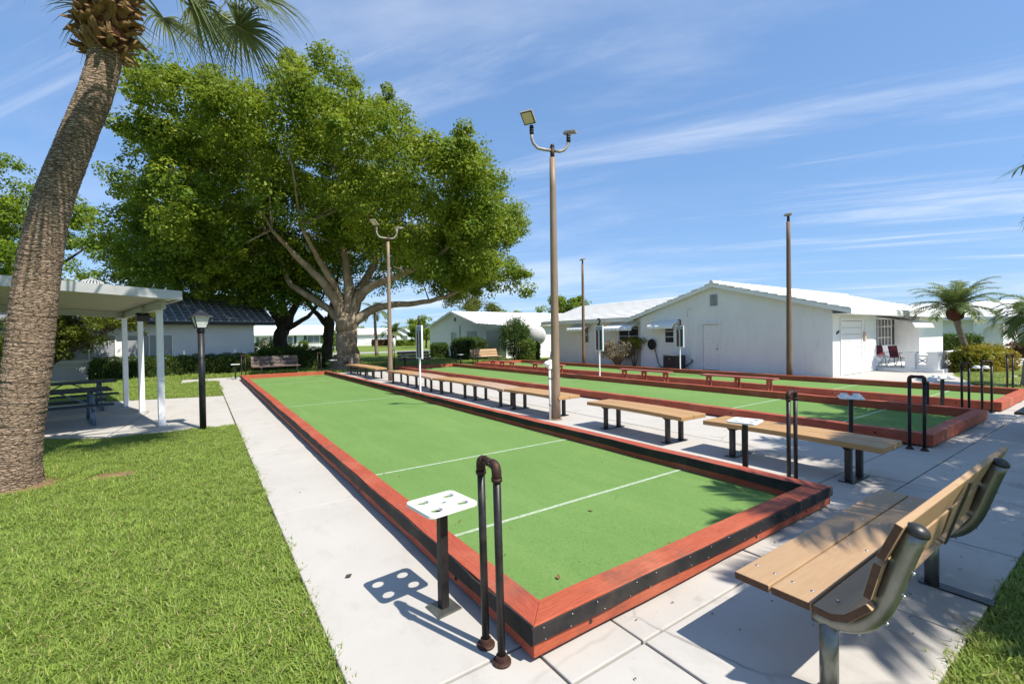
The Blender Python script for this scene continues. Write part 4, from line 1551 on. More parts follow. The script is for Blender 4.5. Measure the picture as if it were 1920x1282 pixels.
# ---- second white house
H2 = thing('white_house', 'white gabled house in the middle distance behind clipped hedges and the big bush', 'house', (20.0, 29.9, 0))
MB().prism([(4.3, -0.1), (14.5, -0.1), (14.5, 2.9), (9.1, 4.16), (4.3, 2.92)], 'x', 0, 18).build('wall', 'stucco', H2)
MB().prism([(0, -0.1), (4.29, -0.1), (4.29, 2.88), (0, 2.62)], 'x', 0.0, 18).build('wall', 'stucco', H2)
courses(MB(), (3.9, 2.88), (9.1, 4.26), -0.3, 18.5, 12, 'x', 0.05, 0.03).build('roof', 'roof_white', H2)
courses(MB(), (14.9, 2.84), (9.1, 4.26), -0.3, 18.5, 12, 'x', 0.05, 0.03).build('roof', 'roof_white', H2)
courses(MB(), (-0.5, 2.62), (4.3, 2.95), -0.3, 18.5, 7, 'x', 0.05, 0.02).build('roof', 'roof_white', H2)
tr = MB()
tr.prism([(3.9, 2.7), (9.1, 4.06), (9.1, 4.22), (3.9, 2.86)], 'x', -0.31, -0.285)
tr.prism([(14.92, 2.66), (9.1, 4.06), (9.1, 4.22), (14.92, 2.82)], 'x', -0.31, -0.285)
tr.prism([(-0.5, 2.42), (3.89, 2.7), (3.89, 2.85), (-0.5, 2.60)], 'x', -0.31, -0.285)
tr.build('rake_board', 'white_paint', H2)
window(H2, 'window', 'x-', 0, 8.5, 9.5, 1.2, 2.25, 'window_pale', 'white_paint', (0.5,), ())
box(-0.06, -0.002, 8.55, 8.8, 3.3, 3.62).build('vent', 'black_metal', H2)
for a0, a1 in ((4.7, 6.3), (0.9, 2.9)):
    sp = box(-0.05, -0.002, a0, a1, 0.6, 2.3).build('storm_shutter', 'louvre', H2)
    sl = MB()
    for k in range(9):
        yy_ = a0 + (a1 - a0) * (k + 0.5) / 9
        sl.box(-0.06, -0.0505, yy_ - 0.04, yy_ + 0.04, 0.62, 2.28)
    sl.build('shutter_slat', 'louvre', sp, kind='stuff')
MB().tube([(-0.04, 7.7, 0.2), (-0.04, 7.7, 2.9)], 0.035, 8).build('downspout', 'grey_paint', H2)
window(H2, 'window', 'y-', 0, 2.6, 3.4, 1.0, 2.1, 'window_pale', 'white_paint', (), (0.5,))

dish = thing('satellite_dish', 'large round white satellite dish beside the tall spiky bush', 'satellite dish', (21.3, 27.9, 0), R(150))
MB().tube([(0, 0, -0.03), (0, 0, 1.5)], 0.05, 12).build('mast', 'white_paint', dish)
q = Quaternion((1, 0, 0), R(62))
vs, fs = [], []
n = 22
for j in range(6):
    rr = 0.95 * j / 5
    for k in range(n):
        a = 2 * math.pi * k / n
        vs.append(Vector((0, 0.12, 1.6)) + q @ Vector((rr * math.cos(a), rr * math.sin(a), 0.36 * (rr / 0.95) ** 2)))
for j in range(6):
    rr = 0.95 * j / 5
    for k in range(n):
        a = 2 * math.pi * k / n
        vs.append(Vector((0, 0.12, 1.6)) + q @ Vector((rr * math.cos(a), rr * math.sin(a), 0.36 * (rr / 0.95) ** 2 - 0.02)))
for j in range(5):
    for k in range(n):
        k2 = (k + 1) % n
        fs.append((j * n + k, j * n + k2, (j + 1) * n + k2, (j + 1) * n + k))
        o = 6 * n
        fs.append((o + j * n + k, o + (j + 1) * n + k, o + (j + 1) * n + k2, o + j * n + k2))
for k in range(n):
    fs.append((5 * n + k, 5 * n + (k + 1) % n, 11 * n + (k + 1) % n, 11 * n + k))
MB().add(vs, fs, True).build('reflector', 'white_paint', dish, fix=False)
MB().tube([Vector((0, 0.12, 1.6)) + q @ Vector((0, -0.7, 0.28)), Vector((0, 0.12, 1.6)) + q @ Vector((0, 0, 0.75))], 0.018, 8).build('feed_arm', 'white_paint', dish)

for x, y, mt, lab in ((17.9, 34.6, 'bin_grey', 'grey wheeled rubbish bin between the small and the long clipped hedge'),
                      (18.6, 35.4, 'black_metal', 'black rubbish bin standing just behind the grey bin')):
    bn = thing('wheelie_bin', lab, 'bin', (x, y, 0), R(100))
    m = MB()
    m.add([(-0.24, -0.26, 0.06), (0.24, -0.26, 0.06), (0.24, 0.26, 0.06), (-0.24, 0.26, 0.06), (-0.31, -0.34, 1.0), (0.31, -0.34, 1.0), (0.31, 0.34, 1.0), (-0.31, 0.34, 1.0)],
          [(3, 2, 1, 0), (4, 5, 6, 7), (0, 1, 5, 4), (1, 2, 6, 5), (2, 3, 7, 6), (3, 0, 4, 7)])
    m.build('body', mt, bn, bevel=0.03)
    MB().prism([(-0.37, 1.005), (0.37, 1.005), (0.34, 1.08), (-0.3, 1.10)], 'x', -0.33, 0.33).build('lid', mt, bn, bevel=0.02)
    for s in (-0.27, 0.27):
        MB().tube([(s - 0.03, 0.28, 0.08), (s + 0.03, 0.28, 0.08)], 0.1, 14).build('wheel', 'black_metal', bn)

# ---- clubhouse on the left
CH = thing('clubhouse', 'grey clubhouse with a dark ribbed metal roof behind the long hedge', 'building', (2.62, 31.1, 0), R(11.4))
CL = 24.0
MB().prism([(0, -0.1), (7.6, -0.1), (7.6, 2.88), (3.8, 4.45), (0, 2.88)], 'x', -CL, 0).build('wall', 'grey_stucco', CH)
pn = None
for k in range(64):
    x1 = 1.0 - k * 0.40
    m = MB()
    rbm = MB()
    for e_, sg in (((-0.55, 2.82), 1), ((8.15, 2.82), -1)):
        e2, r2_ = Vector(e_), Vector((3.8, 4.62))
        d = r2_ - e2
        for i in range(9):
            p0, p1 = e2 + d * (i / 9), e2 + d * ((i + 1.02) / 9)
            m.prism([(p0.x, p0.y), (p0.x, p0.y + 0.075), (p1.x, p1.y + 0.05), (p1.x, p1.y)], 'x', -0.396, -0.06)
            rbm.prism([(p0.x, p0.y), (p0.x, p0.y + 0.15), (p1.x, p1.y + 0.125), (p1.x, p1.y)], 'x', -0.0595, 0.0)
    if pn is None:
        pn = m.build('roof_panel', 'roof_dark', CH)
        pn.location = (x1, 0, 0)
        rbo = rbm.build('roof_rib', 'roof_rib', CH)
        rbo.location = (x1, 0, 0)
    else:
        c = pn.copy()
        COL.objects.link(c)
        c.location = (x1, 0, 0)
        c = rbo.copy()
        COL.objects.link(c)
        c.location = (x1, 0, 0)
box(-CL - 0.4, 1.0, -0.6, -0.56, 2.66, 2.84).build('fascia', 'black_metal', CH)
MB().tube([(-CL, 3.8, 4.66), (1.0, 3.8, 4.66)], 0.09, 8).build('ridge_cap', 'roof_dark', CH)
box(-3.2, -2.8, 1.6, 1.9, 3.72, 3.86).build('roof_vent', 'roof_dark', CH)
for k, a0 in enumerate((-10.6, -8.2, -5.9)):
    wv_ = window(CH, 'window', 'y-', 0, a0, a0 + 1.9, 0.95, 2.1, 'window_pale', 'white_paint', (0.5,), (), 0.06)
    for q in range(11):
        box(a0 + 0.03, a0 + 1.87, -0.034, -0.022, 0.98 + q * 0.1, 1.045 + q * 0.1).build('slat', 'louvre', wv_)
box(-12.6, -3.6, -0.12, -0.002, 0.80, 0.90).build('sill', 'white_paint', CH)

# ---- picnic shelter
SH = thing('picnic_shelter', 'white flat roofed picnic shelter on square posts at the left', 'shelter', (-0.71, 11.95, 0), R(13))


def sz(x):
    return 2.69 - 0.045 * x


for px_, py_ in ((0.0, 0.0), (0.08, 2.78), (-0.03, 4.37), (-4.4, 0.0), (-4.4, 4.4), (-8.6, 0), (-8.6, 4.4)):
    box(px_ - 0.055, px_ + 0.055, py_ - 0.055, py_ + 0.055, 0.001, sz(px_) - 0.27).build('post', 'white_paint', SH, bevel=0.006)
    box(px_ - 0.1, px_ + 0.1, py_ - 0.08, py_ + 0.08, 0.001, 0.008).build('base_plate', 'grey_paint', SH)
for xb in (0.0, -4.4, -8.6):
    box(xb - 0.04, xb + 0.04, -0.45, 5.9, sz(xb) - 0.268, sz(xb) - 0.10).build('beam', 'aluminium', SH)
m = MB()
m.prism([(-9.4, sz(-9.4) - 0.26), (-0.045, sz(0) - 0.26), (-0.045, sz(0) - 0.11), (-9.4, sz(-9.4) - 0.11)], 'y', 4.42, 4.5)
m.build('beam', 'aluminium', SH)
pan = None
for k in range(26):
    y0 = -1.10 + k * 0.30
    m = MB()
    for ya, yb, dz in ((y0, y0 + 0.13, 0.0), (y0 + 0.1305, y0 + 0.15, 0.05), (y0 + 0.1505, y0 + 0.275, 0.0), (y0 + 0.2755, y0 + 0.2995, 0.05)):
        m.prism([(-9.6, sz(-9.6) - 0.095 + dz), (0.13, sz(0.13) - 0.095 + dz), (0.13, sz(0.13) - 0.03), (-9.6, sz(-9.6) - 0.03)], 'y', ya, yb)
    m.build('roof_panel', 'shelter_pan', SH)
m = MB()
m.prism([(-9.6, sz(-9.6) - 0.12), (0.17, sz(0.17) - 0.12), (0.17, sz(0.17) + 0.05), (-9.6, sz(-9.6) + 0.05)], 'y', -1.16, -1.11)
m.build('fascia', 'aluminium', SH)
box(0.135, 0.18, -1.105, 6.75, sz(0.17) - 0.12, sz(0.17) + 0.05).build('fascia', 'aluminium', SH)
MB().tube([(0.02, -0.35, sz(0) - 0.12), (0.09, -0.1, sz(0) - 0.2), (0.06, 0.5, sz(0) - 0.3)], 0.018, 8).build('conduit', 'aluminium', SH)

fl = thing('flood_light', 'dark flood light hanging under the shelter beam', 'flood light', (-1.08, 13.2, 2.38), R(20))
MB().obox((0, 0, -0.06), (0.24, 0.16, 0.16), Quaternion((1, 0, 0), R(25))).build('housing', 'black_metal', fl, bevel=0.02)
MB().tube([(0.0, 0, 0.02), (0.0, 0.02, 0.14), (0.05, 0.03, 0.2)], 0.02, 8).build('bracket', 'aluminium', fl)

tv = thing('turbine_vent', 'round metal turbine vent on top of the shelter roof', 'roof vent', (-2.42, 16.6, 2.86), R(13))
tv.scale = (0.72, 0.72, 0.85)
MB().tube([(0, 0, -0.2), (0, 0, 0.22)], 0.2, 18).build('collar', 'aluminium', tv)
for k in range(22):
    a = 2 * math.pi * k / 22
    pts = []
    for j in range(7):
        ph = math.pi * (0.12 + 0.80 * j / 6) - math.pi / 2
        rr = 0.40 * math.cos(ph) ** 0.75
        aa = a + 0.5 * (j / 6)
        pts.append((rr * math.cos(aa), rr * math.sin(aa), 0.48 + 0.26 * math.sin(ph)))
    m = MB()
    vs = []
    for p in pts:
        d = Vector((-p[1], p[0], 0)).normalized() * 0.022
        vs += [Vector(p) - d, Vector(p) + d, Vector(p) * 0.97 + d + Vector((0, 0, 0.01)), Vector(p) * 0.97 - d + Vector((0, 0, 0.01))]
    fs = []
    for j in range(6):
        for i in range(4):
            i2 = (i + 1) % 4
            fs.append((j * 4 + i, j * 4 + i2, j * 4 + 4 + i2, j * 4 + 4 + i))
    m.add(vs, fs, True).build('vane', 'aluminium', tv)
MB().lathe([(0.14, 0.72), (0.12, 0.745), (0.03, 0.755)], 16).build('cap', 'aluminium', tv)


def picnic(label, loc, rz):
    p = thing('picnic_table', label, 'picnic table', loc, rz, 'dark blue picnic tables in the shelter')
    for k in range(4):
        y = -0.285 + k * 0.19
        box(-0.92, 0.92, y - 0.088, y + 0.088, 0.71, 0.755).build('top_plank', 'blue_plank', p, bevel=0.006)
    for s in (-1, 1):
        for y in (0.56, 0.70):
            box(-0.92, 0.92, s * y - 0.066, s * y + 0.066, 0.415, 0.455).build('seat_plank', 'blue_plank', p, bevel=0.006)
        x = s * 0.6
        MB().bar((x, -0.75, 0.395), (x, 0.75, 0.395), 0.05, 0.035).build('crossbar', 'blue_steel', p)
        for t in (-1, 1):
            MB().tube([(x, t * 0.62, 0.0), (x, t * 0.52, 0.30), (x, t * 0.25, 0.66), (x, t * 0.2, 0.70)], 0.034, 10).build('leg', 'blue_steel', p)
        MB().bar((x, -0.66, 0.012), (x, 0.66, 0.012), 0.06, 0.02).build('foot_rail', 'blue_steel', p)
        MB().bar((x, 0, 0.40), (s * 0.1, 0, 0.69), 0.03, 0.03).build('brace', 'blue_steel', p)
    return p


picnic('dark blue picnic table nearest the leaning palm trunk', (-2.62, 13.35, 0), R(13))
picnic('dark blue picnic table at the back of the shelter', (-2.85, 16.05, 0), R(13))

# ---- far houses


def far_house(label, loc, rz, L, D, items, gable=True, wallmat='stucco', eave=2.6, ridge=4.1):
    h = thing('distant_house', label, 'house', loc, rz, 'white houses along the far street')
    MB().prism([(0, -0.6), (D, -0.6), (D, eave), (D / 2, ridge - 0.05), (0, eave)], 'x', 0, L).build('wall', wallmat, h)
    m = courses(MB(), (-0.5, eave - 0.1), (D / 2, ridge), -0.35, L + 0.35, 7, 'x', 0.05)
    courses(m, (D + 0.5, eave - 0.1), (D / 2, ridge), -0.35, L + 0.35, 7, 'x', 0.05)
    m.build('roof', 'roof_white', h)
    box(-0.33, L + 0.33, -0.56, -0.52, eave - 0.28, eave - 0.10).build('fascia', 'white_paint', h)
    for it in items:
        if it[0] == 'w':
            _, a0, a1, z0, z1 = it
            window(h, 'window', 'y-', 0, a0, a1, z0, z1, 'window_pale', 'white_paint', (0.5,) if a1 - a0 > 1.2 else (), ())
        elif it[0] == 's':
            box(it[1], it[2], -0.06, -0.002, it[3], it[4]).build('shutter', 'shutter_green', h)
        elif it[0] == 'd':
            d = box(it[1], it[2], -0.05, -0.002, 0.0, it[4]).build('door', it[5], h)
            fan = [(it[1] + 0.15 + (it[2] - it[1] - 0.3) * (0.5 - 0.5 * math.cos(math.pi * k / 8)), it[4] - 0.35 + 0.22 * math.sin(math.pi * k / 8)) for k in range(9)]
            MB().prism([(p_[0], p_[1]) for p_ in fan], 'y', -0.062, -0.0505).build('fanlight', 'window_glass', d)
        elif it[0] == 'g':
            box(it[1], it[2], -0.05, -0.002, 0.0, it[4]).build('garage_door', 'white_paint', h)
        elif it[0] == 'x':
            window(h, 'window', 'x-', 0, it[1], it[2], it[3], it[4], 'window_pale', 'white_paint')
    return h


far_house('low white house with dark green shutters seen between the dark tree trunks', (4.0, 88.3, 0.05), R(-34.5), 17.5, 8,
          [('w', 8.7, 10.35, 1.25, 2.3), ('s', 10.6, 10.98, 1.15, 2.4), ('s', 12.25, 12.68, 1.15, 2.4), ('w', 12.85, 14.8, 1.25, 2.35), ('s', 14.98, 15.4, 1.15, 2.4),
           ('d', 5.15, 6.35, 0, 2.2, 'peach_paint'), ('w', 4.3, 4.8, 1.2, 2.3), ('s', 6.6, 6.85, 1.1, 2.3)], eave=2.75, ridge=4.2)
far_house('distant white house right behind the red stop sign', (33.0, 120.6, 0.5), R(-25), 11, 8,
          [('g', 2.6, 5.4, 0, 2.1), ('x', 3.0, 4.3, 0.9, 2.1), ('w', 8.3, 10.3, 0.6, 2.2)])
far_house('distant white gabled house with paired windows, right of the far fan palm', (42.0, 104.6, 0.4), R(62), 9, 4.8,
          [('w', 0.6, 1.7, 0.7, 2.0), ('x', 0.7, 1.9, 0.8, 2.0), ('x', 3.3, 4.2, 0.8, 2.0)], eave=2.5, ridge=4.0)
far_house('white house at the right edge with a shaded wall and an arched porch', (48.0, 18.0, 0), R(-90), 11.2, 8,
          [('w', 3.0, 4.4, 1.0, 2.1)], eave=2.75, ridge=4.0)
ap = thing('arched_porch', 'white arched porch column at the right end of the shaded house', 'porch', (47.2, 5.6, 0))
arch = []
pts_o = [(0.0, -0.05), (0.0, 2.45), (2.6, 2.45), (2.6, -0.05), (2.2, -0.05), (2.2, 1.4)] + [(1.3 + 0.9 * math.cos(R(a)), 1.4 + 0.75 * math.sin(R(a))) for a in range(15, 180, 15)] + [(0.4, 1.4), (0.4, -0.05)]
MB().prism(pts_o, 'x', 0.0, 0.35).build('arch_wall', 'white_paint', ap)
MB().box(-0.15, 0.5, -0.2, 2.8, 2.451, 2.62).build('roof_slab', 'roof_white', ap)

ss = thing('stop_sign', 'red octagonal stop sign far away on the street corner', 'road sign', (26.96, 84.6, -0.03), R(-18))
MB().tube([(0, 0, 0), (0, 0, 2.9)], 0.035, 8).build('post', 'galvanised', ss)
MB().prism([(0.42 * math.cos(R(22.5 + 45 * k)), 2.5 + 0.42 * math.sin(R(22.5 + 45 * k))) for k in range(8)], 'y', -0.07, -0.045).build('plate', 'white_paint', ss)
MB().prism([(0.385 * math.cos(R(22.5 + 45 * k)), 2.5 + 0.385 * math.sin(R(22.5 + 45 * k))) for k in range(8)], 'y', -0.077, -0.0705).build('red_face', 'stop_red', ss)
text_mesh('lettering', 'STOP', 0.30, 0.006, 'white_paint', ss, Matrix.Translation((0, -0.082, 2.5)) @ Matrix.Rotation(R(90), 4, 'X'))
mk = thing('marker_post', 'short white marker post on the far lawn by the street', 'post', (26.4, 72.9, -0.03), 0)
MB().lathe([(0.22, 0), (0.22, 1.5), (0.18, 1.75), (0.05, 1.85)], 12).build('post', 'white_paint', mk)

# ------------------------------------------------------------------ hedges and shrubs


def hedge(name, label, cat, loc, rz, sx, sy, sz_, n, mat='leaf_hedge', L=0.07, W=0.045, seed=1, rough=0.07, round_=0.25, group=None):
    g = np.random.default_rng(seed)
    h = thing(name, label, cat, loc, rz, group)
    k = 0.86
    m = MB()
    m.box(-sx / 2 + 0.1, sx / 2 - 0.1, -sy / 2 + 0.1, sy / 2 - 0.1, -0.03, sz_ - 0.12)
    m.build('core', 'hedge_core', h, bevel=0.08)
    # surface points of a rounded box
    A = np.array([sx * sy, sx * sz_, sx * sz_, sy * sz_, sy * sz_])
    f = g.choice(5, n, p=A / A.sum())
    u, v = g.uniform(-0.5, 0.5, n), g.uniform(0, 1, n)
    w = g.uniform(-0.5, 0.5, n)
    C = np.zeros((n, 3))
    N = np.zeros((n, 3))
    C[:, 0], C[:, 1], C[:, 2] = u * sx, w * sy, v * sz_
    for i, (ax, val, nv) in enumerate(((2, sz_, (0, 0, 1)), (1, -sy / 2, (0, -1, 0)), (1, sy / 2, (0, 1, 0)), (0, -sx / 2, (-1, 0, 0)), (0, sx / 2, (1, 0, 0)))):
        mk_ = f == i
        C[mk_, ax] = val
        N[mk_] = nv
    # round the top edges
    ex = np.clip(np.abs(C[:, 0]) - (sx / 2 - round_), 0, None) / round_
    ey = np.clip(np.abs(C[:, 1]) - (sy / 2 - round_), 0, None) / round_
    ez = np.clip(C[:, 2] - (sz_ - round_), 0, None) / round_
    e = np.sqrt(ex ** 2 + ey ** 2 + ez ** 2)
    s_ = np.where(e > 1, 1 / np.maximum(e, 1), 1)
    C[:, 0] = np.sign(C[:, 0]) * (np.minimum(np.abs(C[:, 0]), sx / 2 - round_) + ex * round_ * s_)
    C[:, 1] = np.sign(C[:, 1]) * (np.minimum(np.abs(C[:, 1]), sy / 2 - round_) + ey * round_ * s_)
    C[:, 2] = np.minimum(C[:, 2], sz_ - round_) + ez * round_ * s_
    lump = np.sin(C[:, 0] * 4.1 + seed) * np.sin(C[:, 1] * 3.7 + C[:, 2] * 5.0) + np.sin(C[:, 0] * 9.3 + C[:, 2] * 8)
    C += N * (g.normal(size=n) * rough * 0.7 + lump * rough * 0.5)[:, None]
    C[:, 2] = np.maximum(C[:, 2], 0.02)
    N = norm(N * 0.6 + g.normal(size=(n, 3)) * 0.6 + np.array([0, 0, 0.35]))
    fast_quads('foliage', leaves(C, N, L, W, g), mat, h)
    return h


def bush(name, label, cat, loc, rx, ry, h0, h1, n, mat, L, W, seed, stems=7, per=60, crad=0.22, stem_mat='twig'):
    g = np.random.default_rng(seed)
    b = thing(name, label, cat, loc, 0)
    m = MB()
    c = Vector((0, 0, (h0 + h1) / 2))
    for k in range(stems):
        a = 2 * math.pi * k / stems + 0.4
        e = Vector((rx * 0.7 * math.cos(a), ry * 0.7 * math.sin(a), h0 + (h1 - h0) * (0.55 + 0.35 * ((k * 37) % 10) / 10)))
        m.tube([(0.05 * math.cos(a), 0.05 * math.sin(a), -0.04), e * 0.45 + Vector((0, 0, 0.05)), e], [0.03, 0.022, 0.008], 6)
    m.build('stem', stem_mat, b)
    k = max(4, n // per)
    d = norm(g.normal(size=(k, 3)))
    rr = g.uniform(0.35, 1.0, k)[:, None] ** 0.45
    cen = d * rr * np.array([rx - crad * 0.6, ry - crad * 0.6, (h1 - h0) / 2 - crad * 0.4]) + np.array([0, 0, (h0 + h1) / 2])
    Q = clump_leaves(cen, np.full(k, crad) * g.uniform(0.7, 1.3, k), per, L, W, g, 0.9, 0.3)
    fast_quads('foliage', Q, mat, b)
    return b


hedge('hedge', 'long dark clipped hedge along the grey clubhouse wall', 'hedge', (-0.85, 29.3, 0), R(11.4), 7.0, 1.2, 0.98, 15000, seed=2)
hedge('hedge', 'dark clipped hedge behind the brown shaded bench', 'hedge', (4.6, 30.1, 0), R(6), 3.6, 1.4, 1.25, 7000, seed=3)
hedge('hedge', 'small dark block hedge left of the long hedge, by the palm trunk', 'hedge', (-7.6, 28.0, 0), R(11.4), 1.8, 1.0, 0.95, 3500, seed=4)
hedge('hedge', 'long rounded clipped hedge under the second house gable window', 'hedge', (17.7, 31.9, 0), R(78), 5.0, 1.7, 1.62, 9000, 'leaf_hedge', 0.10, 0.06, 5, 0.10, 0.5)
hedge('hedge', 'short clipped hedge block left of the grey bin', 'hedge', (16.9, 35.6, 0), R(70), 1.4, 1.4, 1.25, 3000, 'leaf_hedge', 0.10, 0.06, 6)
hedge('hedge', 'square clipped green hedge behind the patio balustrade', 'hedge', (37.4, 7.6, 0), R(-30), 3.2, 1.4, 1.40, 5000, 'leaf_hedge', 0.10, 0.06, 7, 0.08, 0.2)
hedge('hedge', 'yellow and orange croton hedge round the bent palm trunk', 'hedge', (27.0, 4.40, 0), R(-14), 2.6, 1.2, 0.92, 8000, 'leaf_croton', 0.10, 0.05, 8, 0.12, 0.35)
hedge('hedge', 'low dark red hedge on the lawn at the right edge', 'hedge', (42.0, 4.9, 0), R(-12), 4.0, 1.0, 0.8, 4000, 'leaf_red', 0.12, 0.07, 9, 0.1, 0.3)
bush('bush', 'tall spiky bush between the far bench and the satellite dish', 'bush', (19.0, 27.2, 0), 1.25, 1.25, 0.15, 3.25, 9000, 'leaf_hedge', 0.26, 0.035, 11, 9, 60, 0.42)
hedge('bush', 'rounded clipped bush at the foot of the tall spiky bush', 'bush', (19.3, 26.0, 0), R(10), 1.6, 1.2, 1.45, 3600, 'leaf_bright', 0.10, 0.06, 12, 0.08, 0.45)
sb = bush('bush', 'sparse brownish bush with bare stems at the white house wall', 'bush', (19.2, 17.5, 0), 1.3, 1.0, 0.25, 1.55, 3400, 'leaf_dull', 0.10, 0.05, 13, 26, 30, 0.2)
bush('bush', 'yellow tipped leaves growing behind the sparse brownish bush', 'bush', (19.9, 16.9, 0), 0.5, 0.9, 0.9, 1.65, 700, 'leaf_croton', 0.13, 0.06, 14, 6, 30, 0.2)
bush('bush', 'pale green round bush under the dark shutter of the far house', 'bush', (13.75, 80.3, 0), 0.85, 0.85, 0.0, 1.9, 2600, 'leaf_bright', 0.2, 0.12, 15)
bush('bush', 'dark bush left of the thick dark trunk, before the far front door', 'bush', (5.0, 44.0, 0), 2.4, 1.4, 0.0, 1.9, 4200, 'leaf_dark', 0.16, 0.1, 16, 7, 60, 0.4)
bush('bush', 'bright green bush just left of the thick ficus trunk', 'bush', (14.3, 64.0, 0), 1.0, 1.0, 0.0, 3.4, 3000, 'leaf_bright', 0.22, 0.12, 17, 7, 60, 0.5)
hedge('hedge', 'distant low dark red hedge left of the far bare palm trunk', 'hedge', (36.9, 110.0, 0), R(-25), 5.0, 1.6, 1.5, 1800, 'leaf_red', 0.25, 0.16, 18)
hedge('hedge', 'distant dark clipped hedge under the paired windows', 'hedge', (39.2, 101.5, 0), R(-28), 5.2, 1.6, 1.3, 1800, 'leaf_dark', 0.25, 0.16, 19)
hedge('hedge', 'bright low plants along the foot of the far white house wall', 'hedge', (10.2, 82.6, 0), R(-34.5), 5.0, 0.8, 0.55, 1500, 'leaf_bright', 0.2, 0.1, 20, 0.15)

# ------------------------------------------------------------------ trees


def limb(m, pts, n=10, amp=0.05):
    P = [Vector(p[:3]) for p in pts]
    r = [p[3] for p in pts]
    Q, S = [], []
    for i in range(len(P) - 1):
        for q in (0, 0.33, 0.66):
            Q.append(P[i].lerp(P[i + 1], q))
            S.append(r[i] + (r[i + 1] - r[i]) * q)
    Q.append(P[-1])
    S.append(r[-1])
    for _ in range(2):
        Q = [Q[0]] + [(Q[i - 1] + Q[i] * 2 + Q[i + 1]) / 4 for i in range(1, len(Q) - 1)] + [Q[-1]]
    for i in range(1, len(Q) - 1):
        Q[i] += Vector((rnd.uniform(-1, 1), rnd.uniform(-1, 1), rnd.uniform(-1, 1))) * S[i] * 0.16
    ph = rnd.uniform(0, 6)
    m.tube(Q, S, n, True, True, lambda i, k: 1 + amp * math.sin(3 * 2 * math.pi * k / n + ph + i * 0.2) + amp * 0.6 * math.sin(5 * 2 * math.pi * k / n + i * 0.5))
    return m


def branchlets(m, start, targets, r0_, bend=0.5):
    for t_ in targets:
        s = Vector(start)
        e = Vector(t_)
        mid = s.lerp(e, 0.5) + Vector((rnd.uniform(-bend, bend), rnd.uniform(-bend, bend), rnd.uniform(0, bend)))
        m.tube([s, mid, e], [r0_, r0_ * 0.65, r0_ * 0.2], 6)


def tree(label, base, limbs, barkm, outline, depth, nclump, per, leaf, seed, crad=(0.5, 1.0), L=0.17, W=0.1, hollow=0.5, branch_n=60, name='broadleaf_tree', group='leafy trees round the courts', lobes=3.0, dshift=0.0, lobe_r=1.5):
    g = np.random.default_rng(seed)
    t = thing(name, label, 'tree', base, 0, group)
    b = np.array(base)
    tips = []
    for i, L_ in enumerate(limbs):
        m = MB()
        pts = [(p[0] - b[0], p[1] - b[1], p[2] - b[2], p[3]) for p in L_]
        limb(m, pts, 18 if i == 0 else 10, 0.09 if i == 0 else 0.05)
        m.build('trunk' if i == 0 else 'limb', barkm, t)
        tips += [Vector(p[:3]) for p in pts[len(pts) // 2:]]
    nl_ = max(10, int(nclump / 16))
    lb = crown_centres(outline, depth, nl_, g, max(hollow, 0.7), lobes, seed)
    ctr = np.array(outline).mean(0)
    lr = g.uniform(0.45, 1.4, nl_) * lobe_r
    pick = g.choice(nl_, nclump, p=lr ** 2 / (lr ** 2).sum())
    outw = norm(lb - np.array([ctr[0], 0, ctr[1]]))
    dv = norm(g.normal(size=(nclump, 3)) + outw[pick] * 0.5 + np.array([0, 0, 0.45]))
    k = lb[pick] + dv * (lr[pick] * g.uniform(0.55, 1.0, nclump))[:, None] * np.array([1, 1, 0.72])
    nsp = int(nclump * 0.09)
    sp_i = g.integers(0, nl_, nsp // 5 + 1)
    sp_d = norm(outw[sp_i] + g.normal(size=(len(sp_i), 3)) * 0.35 + np.array([0, 0, 0.12]))
    sp_c = lb[sp_i] + sp_d * (lr[sp_i] * 0.9 + g.uniform(0.3, 1.1, len(sp_i)) * lobe_r * 0.7)[:, None]
    sp_k = np.repeat(sp_c, 5, 0)[:nsp] - np.repeat(sp_d, 5, 0)[:nsp] * (np.tile([0, 0.25, 0.5, 0.8, 1.1], len(sp_c))[:nsp] * lobe_r * 0.6)[:, None] + g.normal(size=(nsp, 3)) * 0.16
    k[-nsp:] = sp_k
    nfill = int(nclump * 0.25)
    k[:nfill] = crown_centres(outline, depth * 0.8, nfill, g, 0.1, lobes, seed + 1)
    k[:, 1] += dshift
    C = to_world(k, (0, 0, 0), VIEW)
    rad = g.uniform(crad[0], crad[1], nclump) * np.clip(g.normal(1, 0.15, nclump), 0.6, 1.4) * np.where(np.arange(nclump) >= nclump - nsp, 0.62, 1.0)
    # twigs from limb tips into the crown
    m = MB()
    ids = g.choice(nclump, min(branch_n, nclump), replace=False)
    for i in ids:
        p = Vector(C[i])
        s = min(tips, key=lambda q_: (q_ - p).length)
        if (s - p).length < 5.0:
            branchlets(m, s, [p], 0.022 + 0.009 * (s - p).length, 0.8)
    if m.v:
        m.build('branch', barkm, t, kind='stuff', fix=False)
    Q = clump_leaves(C, rad, per, L, W, g)
    Q[:, :, 2] = np.maximum(Q[:, :, 2], 0.1)
    fast_quads('crown', Q, leaf, t)
    return t


